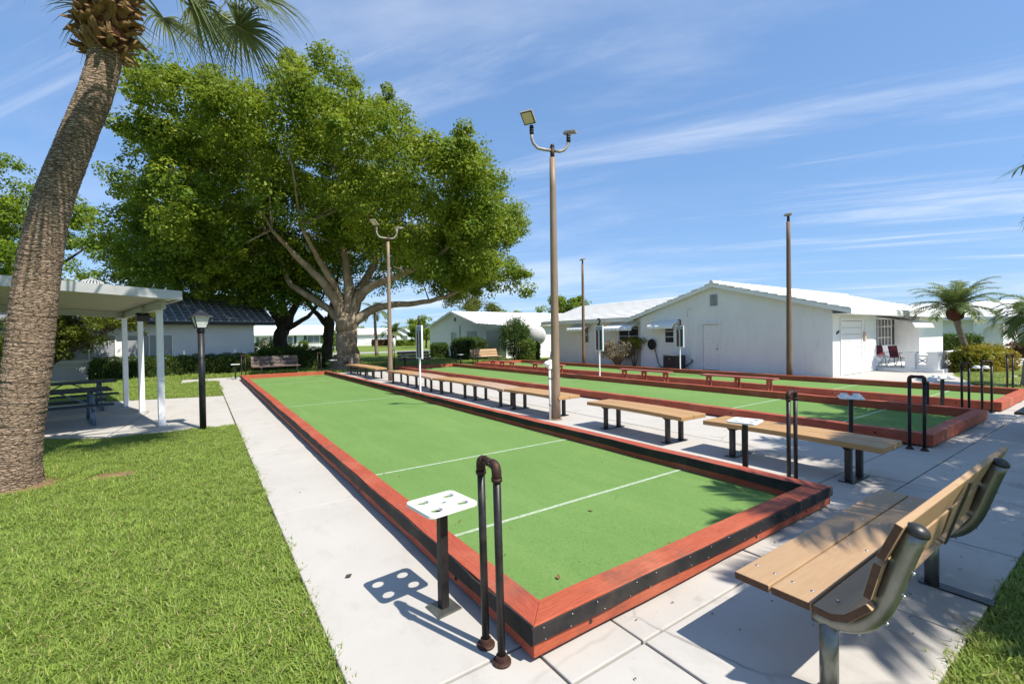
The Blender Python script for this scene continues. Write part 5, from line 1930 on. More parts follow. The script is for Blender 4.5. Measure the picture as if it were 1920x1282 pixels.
F_OUT = [(-10.9, 13.6), (-8.9, 15.2), (-6.6, 14.8), (-4.2, 15.4), (-2.9, 15.0), (-2.2, 16.8), (-0.2, 16.3), (1.3, 15.0), (2.4, 16.1), (3.5, 14.8), (4.5, 13.5), (6.2, 12.3), (7.7, 11.6), (7.9, 10.8), (9.2, 10.5), (9.6, 9.7),
         (10.7, 8.8), (10.3, 7.6), (9.8, 6.9), (9.8, 6.0), (9.1, 4.9), (7.6, 5.1), (6.9, 4.6), (4.8, 5.4), (3.2, 6.0), (0.3, 6.6), (-2.5, 6.4), (-4.8, 5.9), (-7.0, 5.7), (-9.2, 6.0), (-9.8, 7.6), (-8.9, 8.8), (-9.4, 10.0), (-11.6, 10.8), (-10.8, 11.8), (-9.3, 12.1), (-10.8, 12.8)]
F_LIMBS = [
    [(7.09, 27.9, -0.06, 1.05), (7.09, 27.89, 0.25, 0.82), (7.1, 27.88, 0.6, 0.68), (7.13, 27.86, 1.3, 0.58), (7.18, 27.84, 2.25, 0.58), (7.21, 27.81, 2.89, 0.62), (7.25, 27.79, 3.37, 0.45)],
    [(7.03, 27.94, 2.6, 0.3), (6.36, 28.4, 3.61, 0.22), (5.63, 28.9, 4.13, 0.19), (4.86, 29.43, 4.69, 0.17), (4.34, 29.79, 5.17, 0.155), (4.2, 29.89, 5.97, 0.13), (3.89, 30.1, 6.9, 0.09)],
    [(7.08, 27.9, 2.8, 0.34), (6.43, 27.74, 4.29, 0.27), (5.7, 27.64, 5.26, 0.22), (4.86, 27.61, 6.02, 0.18), (4.17, 27.48, 6.68, 0.14), (3.2, 26.9, 7.6, 0.09)],
    [(7.14, 27.86, 2.9, 0.3), (6.79, 28.1, 4.55, 0.24), (6.01, 27.43, 5.62, 0.19), (5.26, 26.73, 6.51, 0.14), (4.4, 25.6, 7.7, 0.08)],
    [(7.24, 27.79, 3.0, 0.4), (7.34, 27.72, 4.48, 0.3), (7.24, 27.79, 5.91, 0.24), (7.0, 27.95, 7.66, 0.18), (6.52, 28.29, 10.5, 0.1)],
    [(7.34, 27.72, 2.8, 0.38), (7.68, 27.49, 4.09, 0.3), (8.11, 26.58, 4.79, 0.24), (8.85, 25.47, 5.11, 0.19), (9.68, 24.29, 5.48, 0.155), (10.59, 23.06, 6.03, 0.11), (11.5, 21.7, 7.0, 0.07)],
    [(7.4, 27.68, 2.6, 0.34), (8.25, 27.1, 3.44, 0.25), (9.04, 26.56, 3.75, 0.21), (10.22, 25.74, 3.79, 0.165), (11.27, 25.02, 3.93, 0.135), (12.46, 24.2, 4.32, 0.1), (13.78, 23.29, 5.2, 0.06)],
    [(7.3, 27.75, 3.1, 0.36), (7.97, 28.5, 4.57, 0.28), (9.18, 28.88, 6.36, 0.22), (10.7, 29.05, 8.97, 0.16), (12.0, 29.37, 11.74, 0.1)]]
tree('huge spreading ficus tree with thick pale forked trunk beyond the nearest court', (7.1, 27.9, 0), F_LIMBS, 'bark_ficus', F_OUT, 8.0, 3200, 95, 'leaf_ficus', 21,
     (0.40, 0.90), 0.19, 0.11, 0.6, 150, 'ficus_tree', lobes=3.2)
tree('dark trunked tree behind the brown bench, its lower crown left of the ficus', (4.45, 34.5, 0),
     [[(4.45, 34.5, -0.06, 0.7), (4.42, 34.5, 0.57, 0.5), (4.49, 34.5, 1.49, 0.43), (4.62, 34.45, 2.4, 0.42), (4.72, 34.38, 2.95, 0.36)],
      [(4.63, 34.44, 2.5, 0.3), (4.1, 34.8, 3.69, 0.24), (3.76, 35.04, 4.61, 0.19), (3.0, 35.34, 6.0, 0.1)],
      [(4.69, 34.4, 2.6, 0.33), (4.65, 34.43, 4.04, 0.25), (4.52, 34.52, 5.32, 0.2), (4.3, 34.6, 7.2, 0.1)],
      [(4.78, 34.34, 2.6, 0.33), (5.25, 34.02, 3.85, 0.24), (5.72, 33.69, 4.75, 0.19), (6.3, 33.3, 6.4, 0.1)],
      [(4.81, 34.32, 2.5, 0.22), (5.54, 33.82, 2.97, 0.155), (6.09, 33.44, 3.32, 0.135), (6.46, 33.19, 3.83, 0.1), (7.0, 32.8, 4.8, 0.06)]],
     'bark_dark', [(-8.3, 6.7), (-7.7, 8.3), (-6.4, 9.3), (-3.8, 9.4), (-0.1, 8.6), (2.6, 8.0), (3.9, 6.6), (2.5, 4.7), (0.5, 4.4), (-1.6, 5.0), (-4.2, 4.8), (-6.8, 5.0), (-8.0, 5.6)], 5.0, 760, 95, 'leaf_dark', 22,
     (0.45, 0.95), 0.19, 0.11, 0.5, 50, dshift=-2.5)
tree('dark slim trunked tree just left of the thick ficus trunk', (8.05, 36.95, 0),
     [[(8.0, 36.98, -0.06, 0.55), (8.01, 36.97, 0.36, 0.4), (8.06, 36.94, 1.6, 0.35), (8.15, 36.88, 2.76, 0.36), (8.23, 36.82, 3.46, 0.33)],
      [(8.02, 36.97, 2.9, 0.25), (7.49, 37.33, 3.68, 0.18), (6.95, 37.7, 4.43, 0.155), (6.2, 38.1, 6.0, 0.08)],
      [(8.23, 36.82, 3.1, 0.29), (8.49, 36.65, 4.48, 0.22), (8.8, 36.5, 6.6, 0.1)]],
     'bark_dark', [(-5.4, 8.7), (-2.1, 10.3), (3.7, 10.2), (7.8, 8.5), (8.5, 6.0), (3.6, 5.2), (1.1, 5.2), (-3.1, 4.6), (-5.5, 5.6)], 4.5, 480, 75, 'leaf_dark', 23, (0.5, 1.0), 0.2, 0.12, 0.5, 40)
tree('tall leafy tree rising behind the shelter roof at the left edge', (-11.84, 49.4, 0),
     [[(-11.84, 49.4, -0.1, 0.5), (-11.7, 49.3, 2.5, 0.36), (-11.8, 49.5, 6.5, 0.25), (-12.0, 49.8, 11, 0.1)],
      [(-11.7, 49.3, 4.0, 0.2), (-9.5, 47.8, 7.0, 0.14), (-7.0, 46.1, 8.9, 0.06)]],
     'bark_dark', [(-5.0, 13.2), (-2.0, 14.6), (0.4, 14.9), (1.2, 13.8), (2.4, 13.5), (3.5, 11.5), (4.7, 11.0), (6.1, 9.9), (5.8, 8.5), (4.3, 8.2), (4.0, 7.9), (5.4, 7.5), (5.3, 6.3), (1.7, 5.2), (-4.1, 5.2), (-6.0, 8.5)], 4.0, 620, 75, 'leaf_dark', 24, (0.45, 0.9), 0.22, 0.13, 0.45, 40)


def sc(o, k):
    return [(a * k, 1.75 + (b - 1.75) * k) for a, b in o]


J1 = [(-0.7, 3.02), (-0.2, 4.0), (1.1, 4.4), (2.7, 4.1), (4.7, 3.78), (5.1, 1.9), (4.1, 1.5), (2.4, 1.55), (0.7, 0.9), (-0.3, 0.3), (-0.6, 1.0)]
J2 = [(-2.6, 4.42), (0.1, 4.37), (2.1, 3.88), (2.5, 1.88), (1.2, 0.6), (-2.8, 0.6)]
tree('shaggy yellow green juniper over the clubhouse windows, right one seen under the shelter', (-5.7, 28.3, 0),
     [[(-5.75, 28.3, -0.05, 0.15), (-5.6, 28.2, 0.9, 0.11), (-4.7, 27.7, 2.2, 0.06)], [(-5.6, 28.2, 0.8, 0.08), (-3.6, 27.0, 2.2, 0.05), (-2.2, 26.1, 2.9, 0.03)], [(-5.6, 28.2, 1.0, 0.08), (-5.9, 28.4, 2.4, 0.04)]],
     'bark_dark', sc(J1, 0.86), 1.3, 300, 90, 'leaf_juniper', 25, (0.22, 0.42), 0.13, 0.05, 0.4, 40, 'juniper_tree', 'shaggy junipers by the clubhouse', lobe_r=0.55)
tree('shaggy juniper at the left edge behind the palm trunk', (-7.2, 29.6, 0),
     [[(-7.2, 29.6, -0.05, 0.16), (-7.3, 29.6, 1.0, 0.12), (-7.0, 29.5, 3.0, 0.05)], [(-7.2, 29.6, 0.9, 0.08), (-6.2, 29.0, 2.4, 0.04)]],
     'bark_dark', sc(J2, 0.8), 1.2, 260, 90, 'leaf_juniper', 26, (0.22, 0.42), 0.13, 0.05, 0.4, 30, 'juniper_tree', 'shaggy junipers by the clubhouse', lobe_r=0.55)


def far_tree(label, base, w, h0, h1, n, leaf, seed, trunk=0.18, spread=0.8, per=60, L=0.3):
    o = [(-w, (h0 + h1) / 2), (-w * 0.7, h1 * 0.9), (-0.2 * w, h1), (0.35 * w, h1 * 0.95), (0.8 * w, h1 * 0.85), (w, (h0 + h1) / 2), (0.6 * w, h0), (-0.5 * w, h0)]
    return tree(label, base, [[(base[0], base[1], -0.05, trunk), (base[0] + 0.1, base[1], h0, trunk * 0.7), (base[0] + 0.2, base[1], (h0 + h1) / 2, trunk * 0.3)]], 'bark_dark', o, w * spread, n, per, leaf, seed, (0.4, 0.8), L, L * 0.55, 0.3, 20, 'distant_tree', 'trees beyond the far houses', lobe_r=0.9)


far_tree('feathery tree rising behind the ridge of the second white house', (27.6, 50.5, 0), 3.6, 3.5, 7.6, 170, 'leaf_juniper', 31, L=0.22)
far_tree('small round tree top above the second house roof, right of the feathery tree', (41.0, 62.7, 0), 3.4, 3.8, 6.7, 90, 'leaf_dark', 32)
far_tree('dark tree crown behind the left end of the white house roof', (40.2, 46.5, 0), 4.4, 3.4, 6.6, 170, 'leaf_dark', 33)
far_tree('loose upright tree in front of the distant gabled house', (36.8, 86.0, 0), 1.7, 1.8, 5.1, 90, 'leaf_dark', 34, 0.1)
far_tree('rounded distant tree top left of the second house gable', (33.0, 75.0, 0), 3.2, 2.2, 5.0, 80, 'leaf_dark', 35)
gt = np.random.default_rng(40)
TL = np.stack([gt.uniform(20, 190, 1500), gt.uniform(300, 340, 1500), gt.uniform(0, 8, 1500)], 1)
TL[:, 2] += 1.6 * np.sin(TL[:, 0] * 0.3) + 1.0 * np.sin(TL[:, 0] * 0.8)
TL[:, 2] = np.maximum(TL[:, 2], 0.3)
tl = fast_quads('far_treeline', clump_leaves(TL, np.full(1500, 1.8), 22, 1.3, 0.8, gt), 'leaf_dark')
tl['kind'] = 'stuff'
tl['label'] = 'hazy dark treeline on the horizon behind the distant houses'

# ------------------------------------------------------------------ palms


def strip_leaf(m, pts, ws, side):
    """a narrow leaflet: flat strip along pts"""
    vs, fs = [], []
    for p, w in zip(pts, ws):
        vs += [p - side * w, p + side * w]
    for i in range(len(pts) - 1):
        fs.append((i * 2, i * 2 + 1, i * 2 + 3, i * 2 + 2))
    m.add(vs, fs)


def fan_frond(parent, p0, az, el, Lp, Lb, seed, n=46, droop=0.5, mat='palm_leaf', spread=128):
    rr = random.Random(seed)
    p0 = Vector(p0)
    d = Vector((math.cos(az) * math.cos(el), math.sin(az) * math.cos(el), math.sin(el)))
    path = [p0 + d * (Lp * q) + Vector((0, 0, -0.14 * Lp * q * q)) for q in (0, 0.25, 0.5, 0.75, 1.0)]
    f = (path[-1] - path[-2]).normalized()
    s = f.cross(Vector((0, 0, 1))).normalized()
    tw = rr.uniform(-0.5, 0.5)
    nrm = s.cross(f).normalized()
    s = (s * math.cos(tw) + nrm * math.sin(tw)).normalized()
    nrm = s.cross(f).normalized()
    m = MB()
    hub = path[-1]
    for i in range(n):
        a = R(-spread + 2 * spread * i / (n - 1) + rr.uniform(-2, 2))
        base = hub + f * 0.12 * Lb * (0.5 - abs(i / (n - 1) - 0.5))
        dd = (f * math.cos(a) + s * math.sin(a) + nrm * (0.18 * abs(math.sin(a)) + rr.uniform(-0.06, 0.06))).normalized()
        L = Lb * (1.0 - 0.22 * abs(a) / R(spread)) * rr.uniform(0.88, 1.06)
        dr = droop * rr.uniform(0.7, 1.3)
        pts = []
        for t_ in (0, 0.2, 0.42, 0.62, 0.82, 1.0):
            sagv = dr * L * max(0, t_ - 0.25) ** 2 * 1.1
            pts.append(base + dd * (L * t_ * (1 - 0.12 * dr * t_)) + Vector((0, 0, -sagv)))
        ss = dd.cross(nrm).normalized()
        tl_ = rr.uniform(-0.6, 0.6)
        ss = (ss * math.cos(tl_) + nrm * math.sin(tl_)).normalized()
        w = Lb * 0.0165
        strip_leaf(m, pts, [w * 0.5, w, w * 0.9, w * 0.6, w * 0.3, w * 0.04], ss)
    fr_ = m.build('frond', mat, parent, fix=False)
    MB().tube(path + [hub + f * Lb * 0.22], [0.03, 0.022, 0.018, 0.016, 0.014, 0.005], 7).build('petiole', 'petiole', fr_)
    return fr_


def feather_frond(parent, p0, az, el, L, seed, n=34, curve=1.25, leaf=0.42, mat='palm_feather', wid=0.014):
    rr = random.Random(seed)
    p = Vector(p0)
    m = MB()
    path = [p.copy()]
    e = el
    seg = 12
    for i in range(seg):
        e -= curve / seg * (0.4 + 1.2 * i / seg)
        p = p + Vector((math.cos(az) * math.cos(e), math.sin(az) * math.cos(e), math.sin(e))) * (L / seg)
        path.append(p.copy())
    for i in range(n):
        t_ = 0.10 + 0.90 * i / (n - 1)
        x = t_ * seg
        j = min(seg - 1, int(x))
        q = path[j].lerp(path[j + 1], x - j)
        f = (path[j + 1] - path[j]).normalized()
        s = f.cross(Vector((0, 0, 1))).normalized()
        nu = s.cross(f).normalized()
        ll = leaf * (0.45 + 0.75 * math.sin(math.pi * min(1, 0.18 + 0.75 * t_))) * rr.uniform(0.85, 1.1)
        for sg in (-1, 1):
            d = (s * sg * 0.85 + f * (0.55 + 0.4 * t_) + nu * rr.uniform(0.0, 0.35)).normalized()
            pts = [q + d * (ll * u) + Vector((0, 0, -0.30 * ll * u * u * rr.uniform(0.6, 1.4))) for u in (0, 0.35, 0.7, 1.0)]
            ss = d.cross(nu).normalized()
            strip_leaf(m, pts, [wid * 0.6, wid, wid * 0.7, wid * 0.08], ss)
    fr_ = m.build('frond', mat, parent, fix=False)
    MB().tube(path, [0.016 * (1 - 0.75 * i / seg) + 0.002 for i in range(seg + 1)], 6).build('rachis', 'petiole', fr_)
    return fr_


# leaning cabbage palm in the foreground
SP = thing('cabbage_palm', 'leaning cabbage palm with ringed trunk in the left foreground', 'palm tree', (-2.0, 8.2, 0))
sp_pts = [(-2.0, 8.2, -0.06, 0.34), (-1.98, 8.19, 0.08, 0.28), (-1.95, 8.165, 0.26, 0.245), (-1.89, 8.12, 0.72, 0.222), (-1.81, 8.065, 1.25, 0.22), (-1.745, 8.02, 1.78, 0.218), (-1.69, 7.98, 2.31, 0.218), (-1.62, 7.94, 2.84, 0.208), (-1.55, 7.89, 3.24, 0.197), (-1.45, 7.82, 3.63, 0.187), (-1.31, 7.72, 4.02, 0.178), (-1.17, 7.62, 4.41, 0.170), (-1.02, 7.52, 4.8, 0.165), (-0.93, 7.46, 5.13, 0.160), (-0.89, 7.43, 5.45, 0.162), (-0.85, 7.4, 5.85, 0.17), (-0.8, 7.37, 6.3, 0.15)]
P = [Vector(p[:3]) - Vector((-2.0, 8.2, 0)) for p in sp_pts]
rr_ = [p[3] for p in sp_pts]
Q, S = [], []
for i in range(len(P) - 1):
    nn_ = max(2, int((P[i + 1] - P[i]).length / 0.0125))
    for q in range(nn_):
        Q.append(P[i].lerp(P[i + 1], q / nn_))
        S.append(rr_[i] + (rr_[i + 1] - rr_[i]) * q / nn_)
Q.append(P[-1])
S.append(rr_[-1])
for _ in range(40):
    Q = [Q[0]] + [(Q[i - 1] + Q[i] * 2 + Q[i + 1]) / 4 for i in range(1, len(Q) - 1)] + [Q[-1]]
gp = np.random.default_rng(77)
ringr = gp.uniform(-1, 1, len(Q))
patch = gp.normal(size=(len(Q), 40))
for _ in range(3):
    patch = (patch + np.roll(patch, 1, 1) + np.roll(patch, -1, 1)) / 3


def ring_fun(i, k):
    saw = i % 2
    j = i - saw
    return 1 + 0.03 * (0.5 - saw) * (0.6 + 0.5 * ringr[j]) + 0.012 * ringr[j] + 0.018 * patch[j][k % 40] + 0.02 * math.sin(i * 0.021 + k * 0.25)


MB().tube(Q, S, 40, True, True, ring_fun).build('trunk', 'bark_sabal', SP)
rb_ = random.Random(5)
axis0, axis1 = P[13], P[16]
boot_meshes = []
for v_ in range(8):
    m = MB()
    wd = rb_.uniform(0.028, 0.06)
    ln = rb_.uniform(0.07, 0.19)
    sec = []
    cu_ = rb_.uniform(-0.05, 0.09)
    for q, wf in ((0, 1.0), (0.35, 1.0), (0.7, 0.85), (1.0, rb_.uniform(0.45, 0.8))):
        w = wd * wf
        for sx_, zz in ((-1, 0.006), (0, 0.016), (1, 0.006), (0, -0.014)):
            sec.append((q * ln + (rb_.uniform(-0.03, 0.03) if q == 1.0 else 0), sx_ * w + rb_.uniform(-0.006, 0.006), zz + cu_ * q * q))
    fs = []
    for j in range(3):
        for i in range(4):
            fs.append((j * 4 + i, j * 4 + (i + 1) % 4, j * 4 + 4 + (i + 1) % 4, j * 4 + 4 + i))
    fs += [(3, 2, 1, 0), (12, 13, 14, 15)]
    m.add(sec, fs)
    o = m.build('boot', 'boot', SP)
    boot_meshes.append(o)
nb = 290
for k in range(nb):
    t_ = k / nb
    c = axis0.lerp(axis1, 0.12 + 1.0 * t_)
    a = k * 2.39996 + rb_.uniform(-0.3, 0.3)
    o = boot_meshes[k] if k < 8 else boot_meshes[k % 8].copy()
    if k >= 8:
        COL.objects.link(o)
    rad = 0.15 + 0.05 * min(1, t_ * 4)
    o.location = c + Vector((math.cos(a) * rad, math.sin(a) * rad, 0))
    o.rotation_euler = (rb_.uniform(-0.9, 0.9), R(rb_.uniform(-75, 30) - 8 * t_), a + rb_.uniform(-1.15, 1.15))
    s_ = rb_.uniform(0.75, 1.3)
    o.scale = (s_, s_, s_)
MB().tube([axis0.lerp(axis1, 0.18), axis0.lerp(axis1, 0.3), axis0.lerp(axis1, 0.7), axis1 + Vector((0.03, -0.02, 0.3))], [0.165, 0.215, 0.23, 0.14], 18).build('crown_shaft', 'palm_fibre', SP)
top = axis1 + Vector((0.0, 0.0, 0.22))
RIGHT = math.atan2(-0.566, 0.824)
for i, (da, el, Lp, Lb, dr) in enumerate((
        (2, -8, 1.25, 0.98, 0.6), (-22, -24, 0.95, 0.95, 0.75), (26, 10, 1.35, 0.95, 0.7), (12, -26, 0.8, 0.85, 0.8), (-8, 22, 1.35, 1.0, 0.6), (40, -4, 1.2, 0.9, 0.8),
        (174, 16, 0.8, 0.75, 1.0), (198, 26, 1.2, 0.85, 0.9), (184, 42, 1.3, 1.0, 0.8), (-60, 5, 1.2, 0.95, 0.7), (-95, 12, 1.2, 0.95, 0.7),
        (-130, 8, 1.1, 0.95, 0.8), (70, 10, 1.2, 0.95, 0.7), (105, 15, 1.2, 0.95, 0.7), (135, 5, 1.1, 0.95, 0.8), (20, 60, 1.3, 1.0, 0.4), (140, 60, 1.3, 1.0, 0.4), (-100, 65, 1.3, 1.0, 0.4))):
    fan_frond(SP, top + Vector((math.cos(RIGHT + R(da)), math.sin(RIGHT + R(da)), 0)) * 0.12 + Vector((0, 0, 0.1 if el > 15 else -0.05)), RIGHT + R(da), R(el), Lp, Lb, 100 + i, 56, dr)


def feather_palm(name, label, base, pts, crown, L, nfr, seed, leaf=0.42, barkm='bark_palm', fibre=0.0, elev=(75, -5), mat='palm_feather', n=34, curve=1.3, wid=0.014, group='feather palms'):
    p = thing(name, label, 'palm tree', base, 0, group)
    b = Vector(base)
    m = MB()
    limb(m, [(q[0] - b.x, q[1] - b.y, q[2] - b.z, q[3]) for q in pts], 14, 0.03)
    m.build('trunk', barkm, p)
    c = Vector(crown) - b
    if fibre:
        MB().lathe([(0.05, -0.52), (fibre * 0.8, -0.42), (fibre, -0.2), (fibre * 0.9, 0.0), (0.06, 0.12)], 14, c).build('fibre_mass', 'palm_fibre', p)
        sp_ = MB()
        r2 = random.Random(seed)
        for k in range(26):
            a, z = r2.uniform(0, 6.28), r2.uniform(-0.4, 0.0)
            d = Vector((math.cos(a), math.sin(a), 0.35))
            q0 = c + Vector((math.cos(a), math.sin(a), 0)) * fibre * 0.85 + Vector((0, 0, z))
            sp_.tube([q0, q0 + d * 0.09], [0.014, 0.006], 5)
        sp_.build('leaf_stub', 'palm_fibre', p, kind='stuff')
    r2 = random.Random(seed)
    for k in range(nfr):
        t_ = k / max(1, nfr - 1)
        el = elev[0] + (elev[1] - elev[0]) * t_
        feather_frond(p, c + Vector((0, 0, 0.02)), k * 2.39996 + r2.uniform(-0.2, 0.2), R(el + r2.uniform(-6, 6)), L * r2.uniform(0.88, 1.08), seed * 100 + k, n, curve * r2.uniform(0.85, 1.15), leaf, mat, wid)
    return p


feather_palm('date_palm', 'small feather palm with a bent trunk and red brown head in the croton hedge', (26.9, 4.55, 0),
             [(26.9, 4.55, -0.05, 0.13), (26.75, 4.65, 0.4, 0.115), (26.57, 4.78, 0.85, 0.105), (26.35, 4.93, 1.4, 0.10), (26.22, 5.02, 1.9, 0.11), (26.13, 5.08, 2.5, 0.13)],
             (26.12, 5.08, 2.62), 1.7, 34, 3, 0.38, 'bark_palm', 0.3, (82, 8), n=40)
feather_palm('date_palm', 'drooping small feather palm at the right picture edge on the lawn', (20.0, 2.42, 0),
             [(20.0, 2.42, -0.05, 0.11), (20.12, 2.38, 0.6, 0.1), (20.4, 2.28, 1.4, 0.09), (20.62, 2.2, 2.05, 0.1)], (20.64, 2.2, 2.15), 1.12, 30, 4, 0.34, 'bark_palm', 0.2, (75, -15), n=34, curve=1.6)
feather_palm('coconut_palm', 'palm beyond the right edge, only its hanging frond tips show above the patio', (12.3, -0.75, 0),
             [(12.3, -0.75, -0.05, 0.17), (12.25, -0.72, 1.5, 0.14), (12.2, -0.7, 4.1, 0.13)], (12.2, -0.7, 4.2), 2.6, 26, 5, 0.5, 'bark_palm', 0.22, (75, 0), n=40, curve=1.35, wid=0.02)
feather_palm('coconut_palm', 'palm outside the picture whose fronds shade the far half of the foreground bench', (6.2, -3.0, 0),
             [(6.2, -3.0, -0.05, 0.17), (6.22, -3.0, 1.5, 0.14), (6.25, -3.0, 4.6, 0.13)], (6.25, -3.0, 4.7), 2.35, 30, 6, 0.5, 'bark_palm', 0.22, (75, -10), n=46, curve=1.35, wid=0.021)
feather_palm('coconut_palm', 'palm outside the picture whose fronds throw streaky shade by the right edge bench', (9.1, -1.9, 0),
             [(9.1, -1.9, -0.05, 0.17), (9.12, -1.9, 1.5, 0.14), (9.15, -1.9, 4.8, 0.13)], (9.15, -1.9, 4.9), 2.4, 30, 16, 0.5, 'bark_palm', 0.22, (75, -10), n=46, curve=1.35, wid=0.021)
feather_palm('royal_palm', 'far palm with a bare pale trunk right of the ficus trunk', (14.4, 44.7, 0),
             [(14.4, 44.7, -0.05, 0.20), (14.36, 44.75, 1.5, 0.15), (14.3, 44.8, 4.3, 0.13)], (14.3, 44.8, 4.5), 1.8, 14, 7, 0.5, 'bark_palm', 0, (70, -10), n=22, wid=0.03)
feather_palm('royal_palm', 'distant bushy fan palm left of the smaller lamp pole', (33.6, 93.2, 0),
             [(33.6, 93.2, -0.05, 0.25), (33.6, 93.2, 2.5, 0.2)], (33.6, 93.2, 2.9), 3.4, 20, 8, 0.9, 'bark_palm', 0, (80, 0), n=22, wid=0.07)

# ------------------------------------------------------------------ grass
gg = np.random.default_rng(50)
tufts = bpy.data.collections.new('grass_tufts')
for v_ in range(6):
    m = MB()
    r3 = random.Random(60 + v_)
    for k in range(28):
        a = r3.uniform(0, 6.283)
        lean = r3.uniform(0.35, 1.25)
        L = r3.uniform(0.045, 0.085)
        w = r3.uniform(0.0024, 0.0044)
        c = Vector((r3.gauss(0, 0.028), r3.gauss(0, 0.028), 0))
        d = Vector((math.cos(a), math.sin(a), 0))
        s = Vector((-math.sin(a), math.cos(a), 0))
        p1 = c + d * (L * 0.35 * math.sin(lean * 0.6)) + Vector((0, 0, L * 0.45 * math.cos(lean * 0.6)))
        p2 = c + d * (L * 0.95 * math.sin(lean)) + Vector((0, 0, L * 0.8 * math.cos(lean) + 0.004))
        m.add([c - s * w, c + s * w, p1 + s * w * 0.9, p1 - s * w * 0.9, p2], [(0, 1, 2, 3), (3, 2, 4)])
    me = bpy.data.meshes.new('grass_tuft')
    me.from_pydata(m.v, [], m.f)
    me.materials.append(MATS['grass_blade'])
    tufts.objects.link(bpy.data.objects.new('grass_tuft', me))

ng = bpy.data.node_groups.new('scatter_grass', 'GeometryNodeTree')
ng.interface.new_socket('Geometry', in_out='INPUT', socket_type='NodeSocketGeometry')
ng.interface.new_socket('Geometry', in_out='OUTPUT', socket_type='NodeSocketGeometry')
gi, go = ng.nodes.new('NodeGroupInput'), ng.nodes.new('NodeGroupOutput')
ci = ng.nodes.new('GeometryNodeCollectionInfo')
ci.inputs['Collection'].default_value = tufts
ci.inputs['Separate Children'].default_value = True
ci.inputs['Reset Children'].default_value = True
ip = ng.nodes.new('GeometryNodeInstanceOnPoints')
ip.inputs['Pick Instance'].default_value = True


def named(nm, ty):
    n = ng.nodes.new('GeometryNodeInputNamedAttribute')
    n.data_type = ty
    n.inputs['Name'].default_value = nm
    return n.outputs['Attribute']


er = ng.nodes.new('FunctionNodeEulerToRotation')
ng.links.new(named('rot', 'FLOAT_VECTOR'), er.inputs[0])
ng.links.new(er.outputs[0], ip.inputs['Rotation'])
ng.links.new(named('scl', 'FLOAT'), ip.inputs['Scale'])
ng.links.new(named('idx', 'INT'), ip.inputs['Instance Index'])
ng.links.new(ci.outputs[0], ip.inputs['Instance'])
ng.links.new(gi.outputs[0], ip.inputs['Points'])
ng.links.new(ip.outputs[0], go.inputs[0])


def lawn(label, poly, dens, scl, holes=(), cull=None):
    P_ = np.array(poly)
    lo, hi = P_.min(0), P_.max(0)
    n = int(dens * (hi - lo).prod())
    q = gg.uniform(lo, hi, (n, 2))
    ok = inside(poly, q)
    if cull:
        ok &= cull(q)
    for hx, hy, hrx, hry in holes:
        rr2 = ((q[:, 0] - hx) / hrx) ** 2 + ((q[:, 1] - hy) / hry) ** 2
        ok &= (rr2 > 1) | (gg.uniform(size=n) < 0.06)
    # thinner and thicker patches
    pat = np.sin(q[:, 0] * 2.1 + 0.7 * np.sin(q[:, 1] * 1.7)) * np.sin(q[:, 1] * 1.9 + 1.1) + 0.6 * np.sin(q[:, 0] * 5.3 + q[:, 1] * 4.1)
    ok &= gg.uniform(size=n) < np.clip(0.86 + 0.16 * pat, 0.25, 1)
    q = q[ok]
    pat = pat[ok]
    n = len(q)
    me = bpy.data.meshes.new('grass')
    me.vertices.add(n)
    co = np.zeros((n, 3), np.float32)
    co[:, :2] = q
    co[:, 2] = -0.037
    me.vertices.foreach_set('co', co.ravel())
    a = me.attributes.new('rot', 'FLOAT_VECTOR', 'POINT')
    rot = np.zeros((n, 3), np.float32)
    rot[:, 2] = gg.uniform(0, 6.283, n)
    rot[:, :2] = gg.normal(size=(n, 2)) * 0.15
    a.data.foreach_set('vector', rot.ravel())
    a = me.attributes.new('scl', 'FLOAT', 'POINT')
    a.data.foreach_set('value', (scl * gg.uniform(0.7, 1.25, n) * (1 + 0.12 * pat)).astype(np.float32))
    a = me.attributes.new('idx', 'INT', 'POINT')
    a.data.foreach_set('value', gg.integers(0, 6, n).astype(np.int32))
    o = bpy.data.objects.new('grass', me)
    COL.objects.link(o)
    o['kind'] = 'stuff'
    o['label'] = label
    md = o.modifiers.new('scatter', 'NODES')
    md.node_group = ng
    return o


lawn('short sunlit lawn grass left of the walk in the foreground', [(0.575, 0.9), (0.565, 11.12), (-1.54, 11.08), (-2.55, 11.95), (-5.0, 12.45), (-5.0, 10.0), (-0.9, 0.9)], 700, 1.0,
     ((-1.0, 7.92, 0.24, 0.17), (-1.97, 8.12, 0.46, 0.42)), lambda q: q[:, 0] > -0.285 * q[:, 1] - 0.9)
lawn('grass strip behind the foreground bench at the lower right', [(2.0, 0.3), (2.2, -0.3), (4.5, -0.4), (8.5, 0.3), (8.5, 0.625), (3.0, 0.63)], 900, 1.05)
lawn('lawn grass between the shelter and the clubhouse hedge', [(0.54, 17.25), (0.54, 23.7), (-0.8, 23.7), (-0.8, 28.2), (-6, 27.5), (-6, 28.5), (-12, 28.5), (-12, 18.2), (-2.3, 17.95)], 150, 1.6)
lawn('lawn grass under the trees beyond the courts', [(-7, 25.7), (5.4, 25.7), (5.4, 24.6), (20, 24.6), (20, 29.7), (17, 33), (16, 46), (2, 40), (2, 28.6), (-7, 28.3)], 34, 2.4,
     ((7.2, 27.9, 2.2, 1.7),))
lawn('lawn grass beside the croton hedge at the right', [(19.1, 3.1), (24.4, 4.85), (30, 3.5), (44, 5), (44, 2), (24, -0.5), (19.1, 1.1)], 110, 1.7, (), lambda q: (q[:, 1] - 1.6 > (q[:, 0] - 20.3) * 0.41) | (q[:, 1] < 1.0 + (q[:, 0] - 19) * 0.4 - 0.4) | (q[:, 0] > 25.3))

# ------------------------------------------------------------------ fallen leaves and small litter


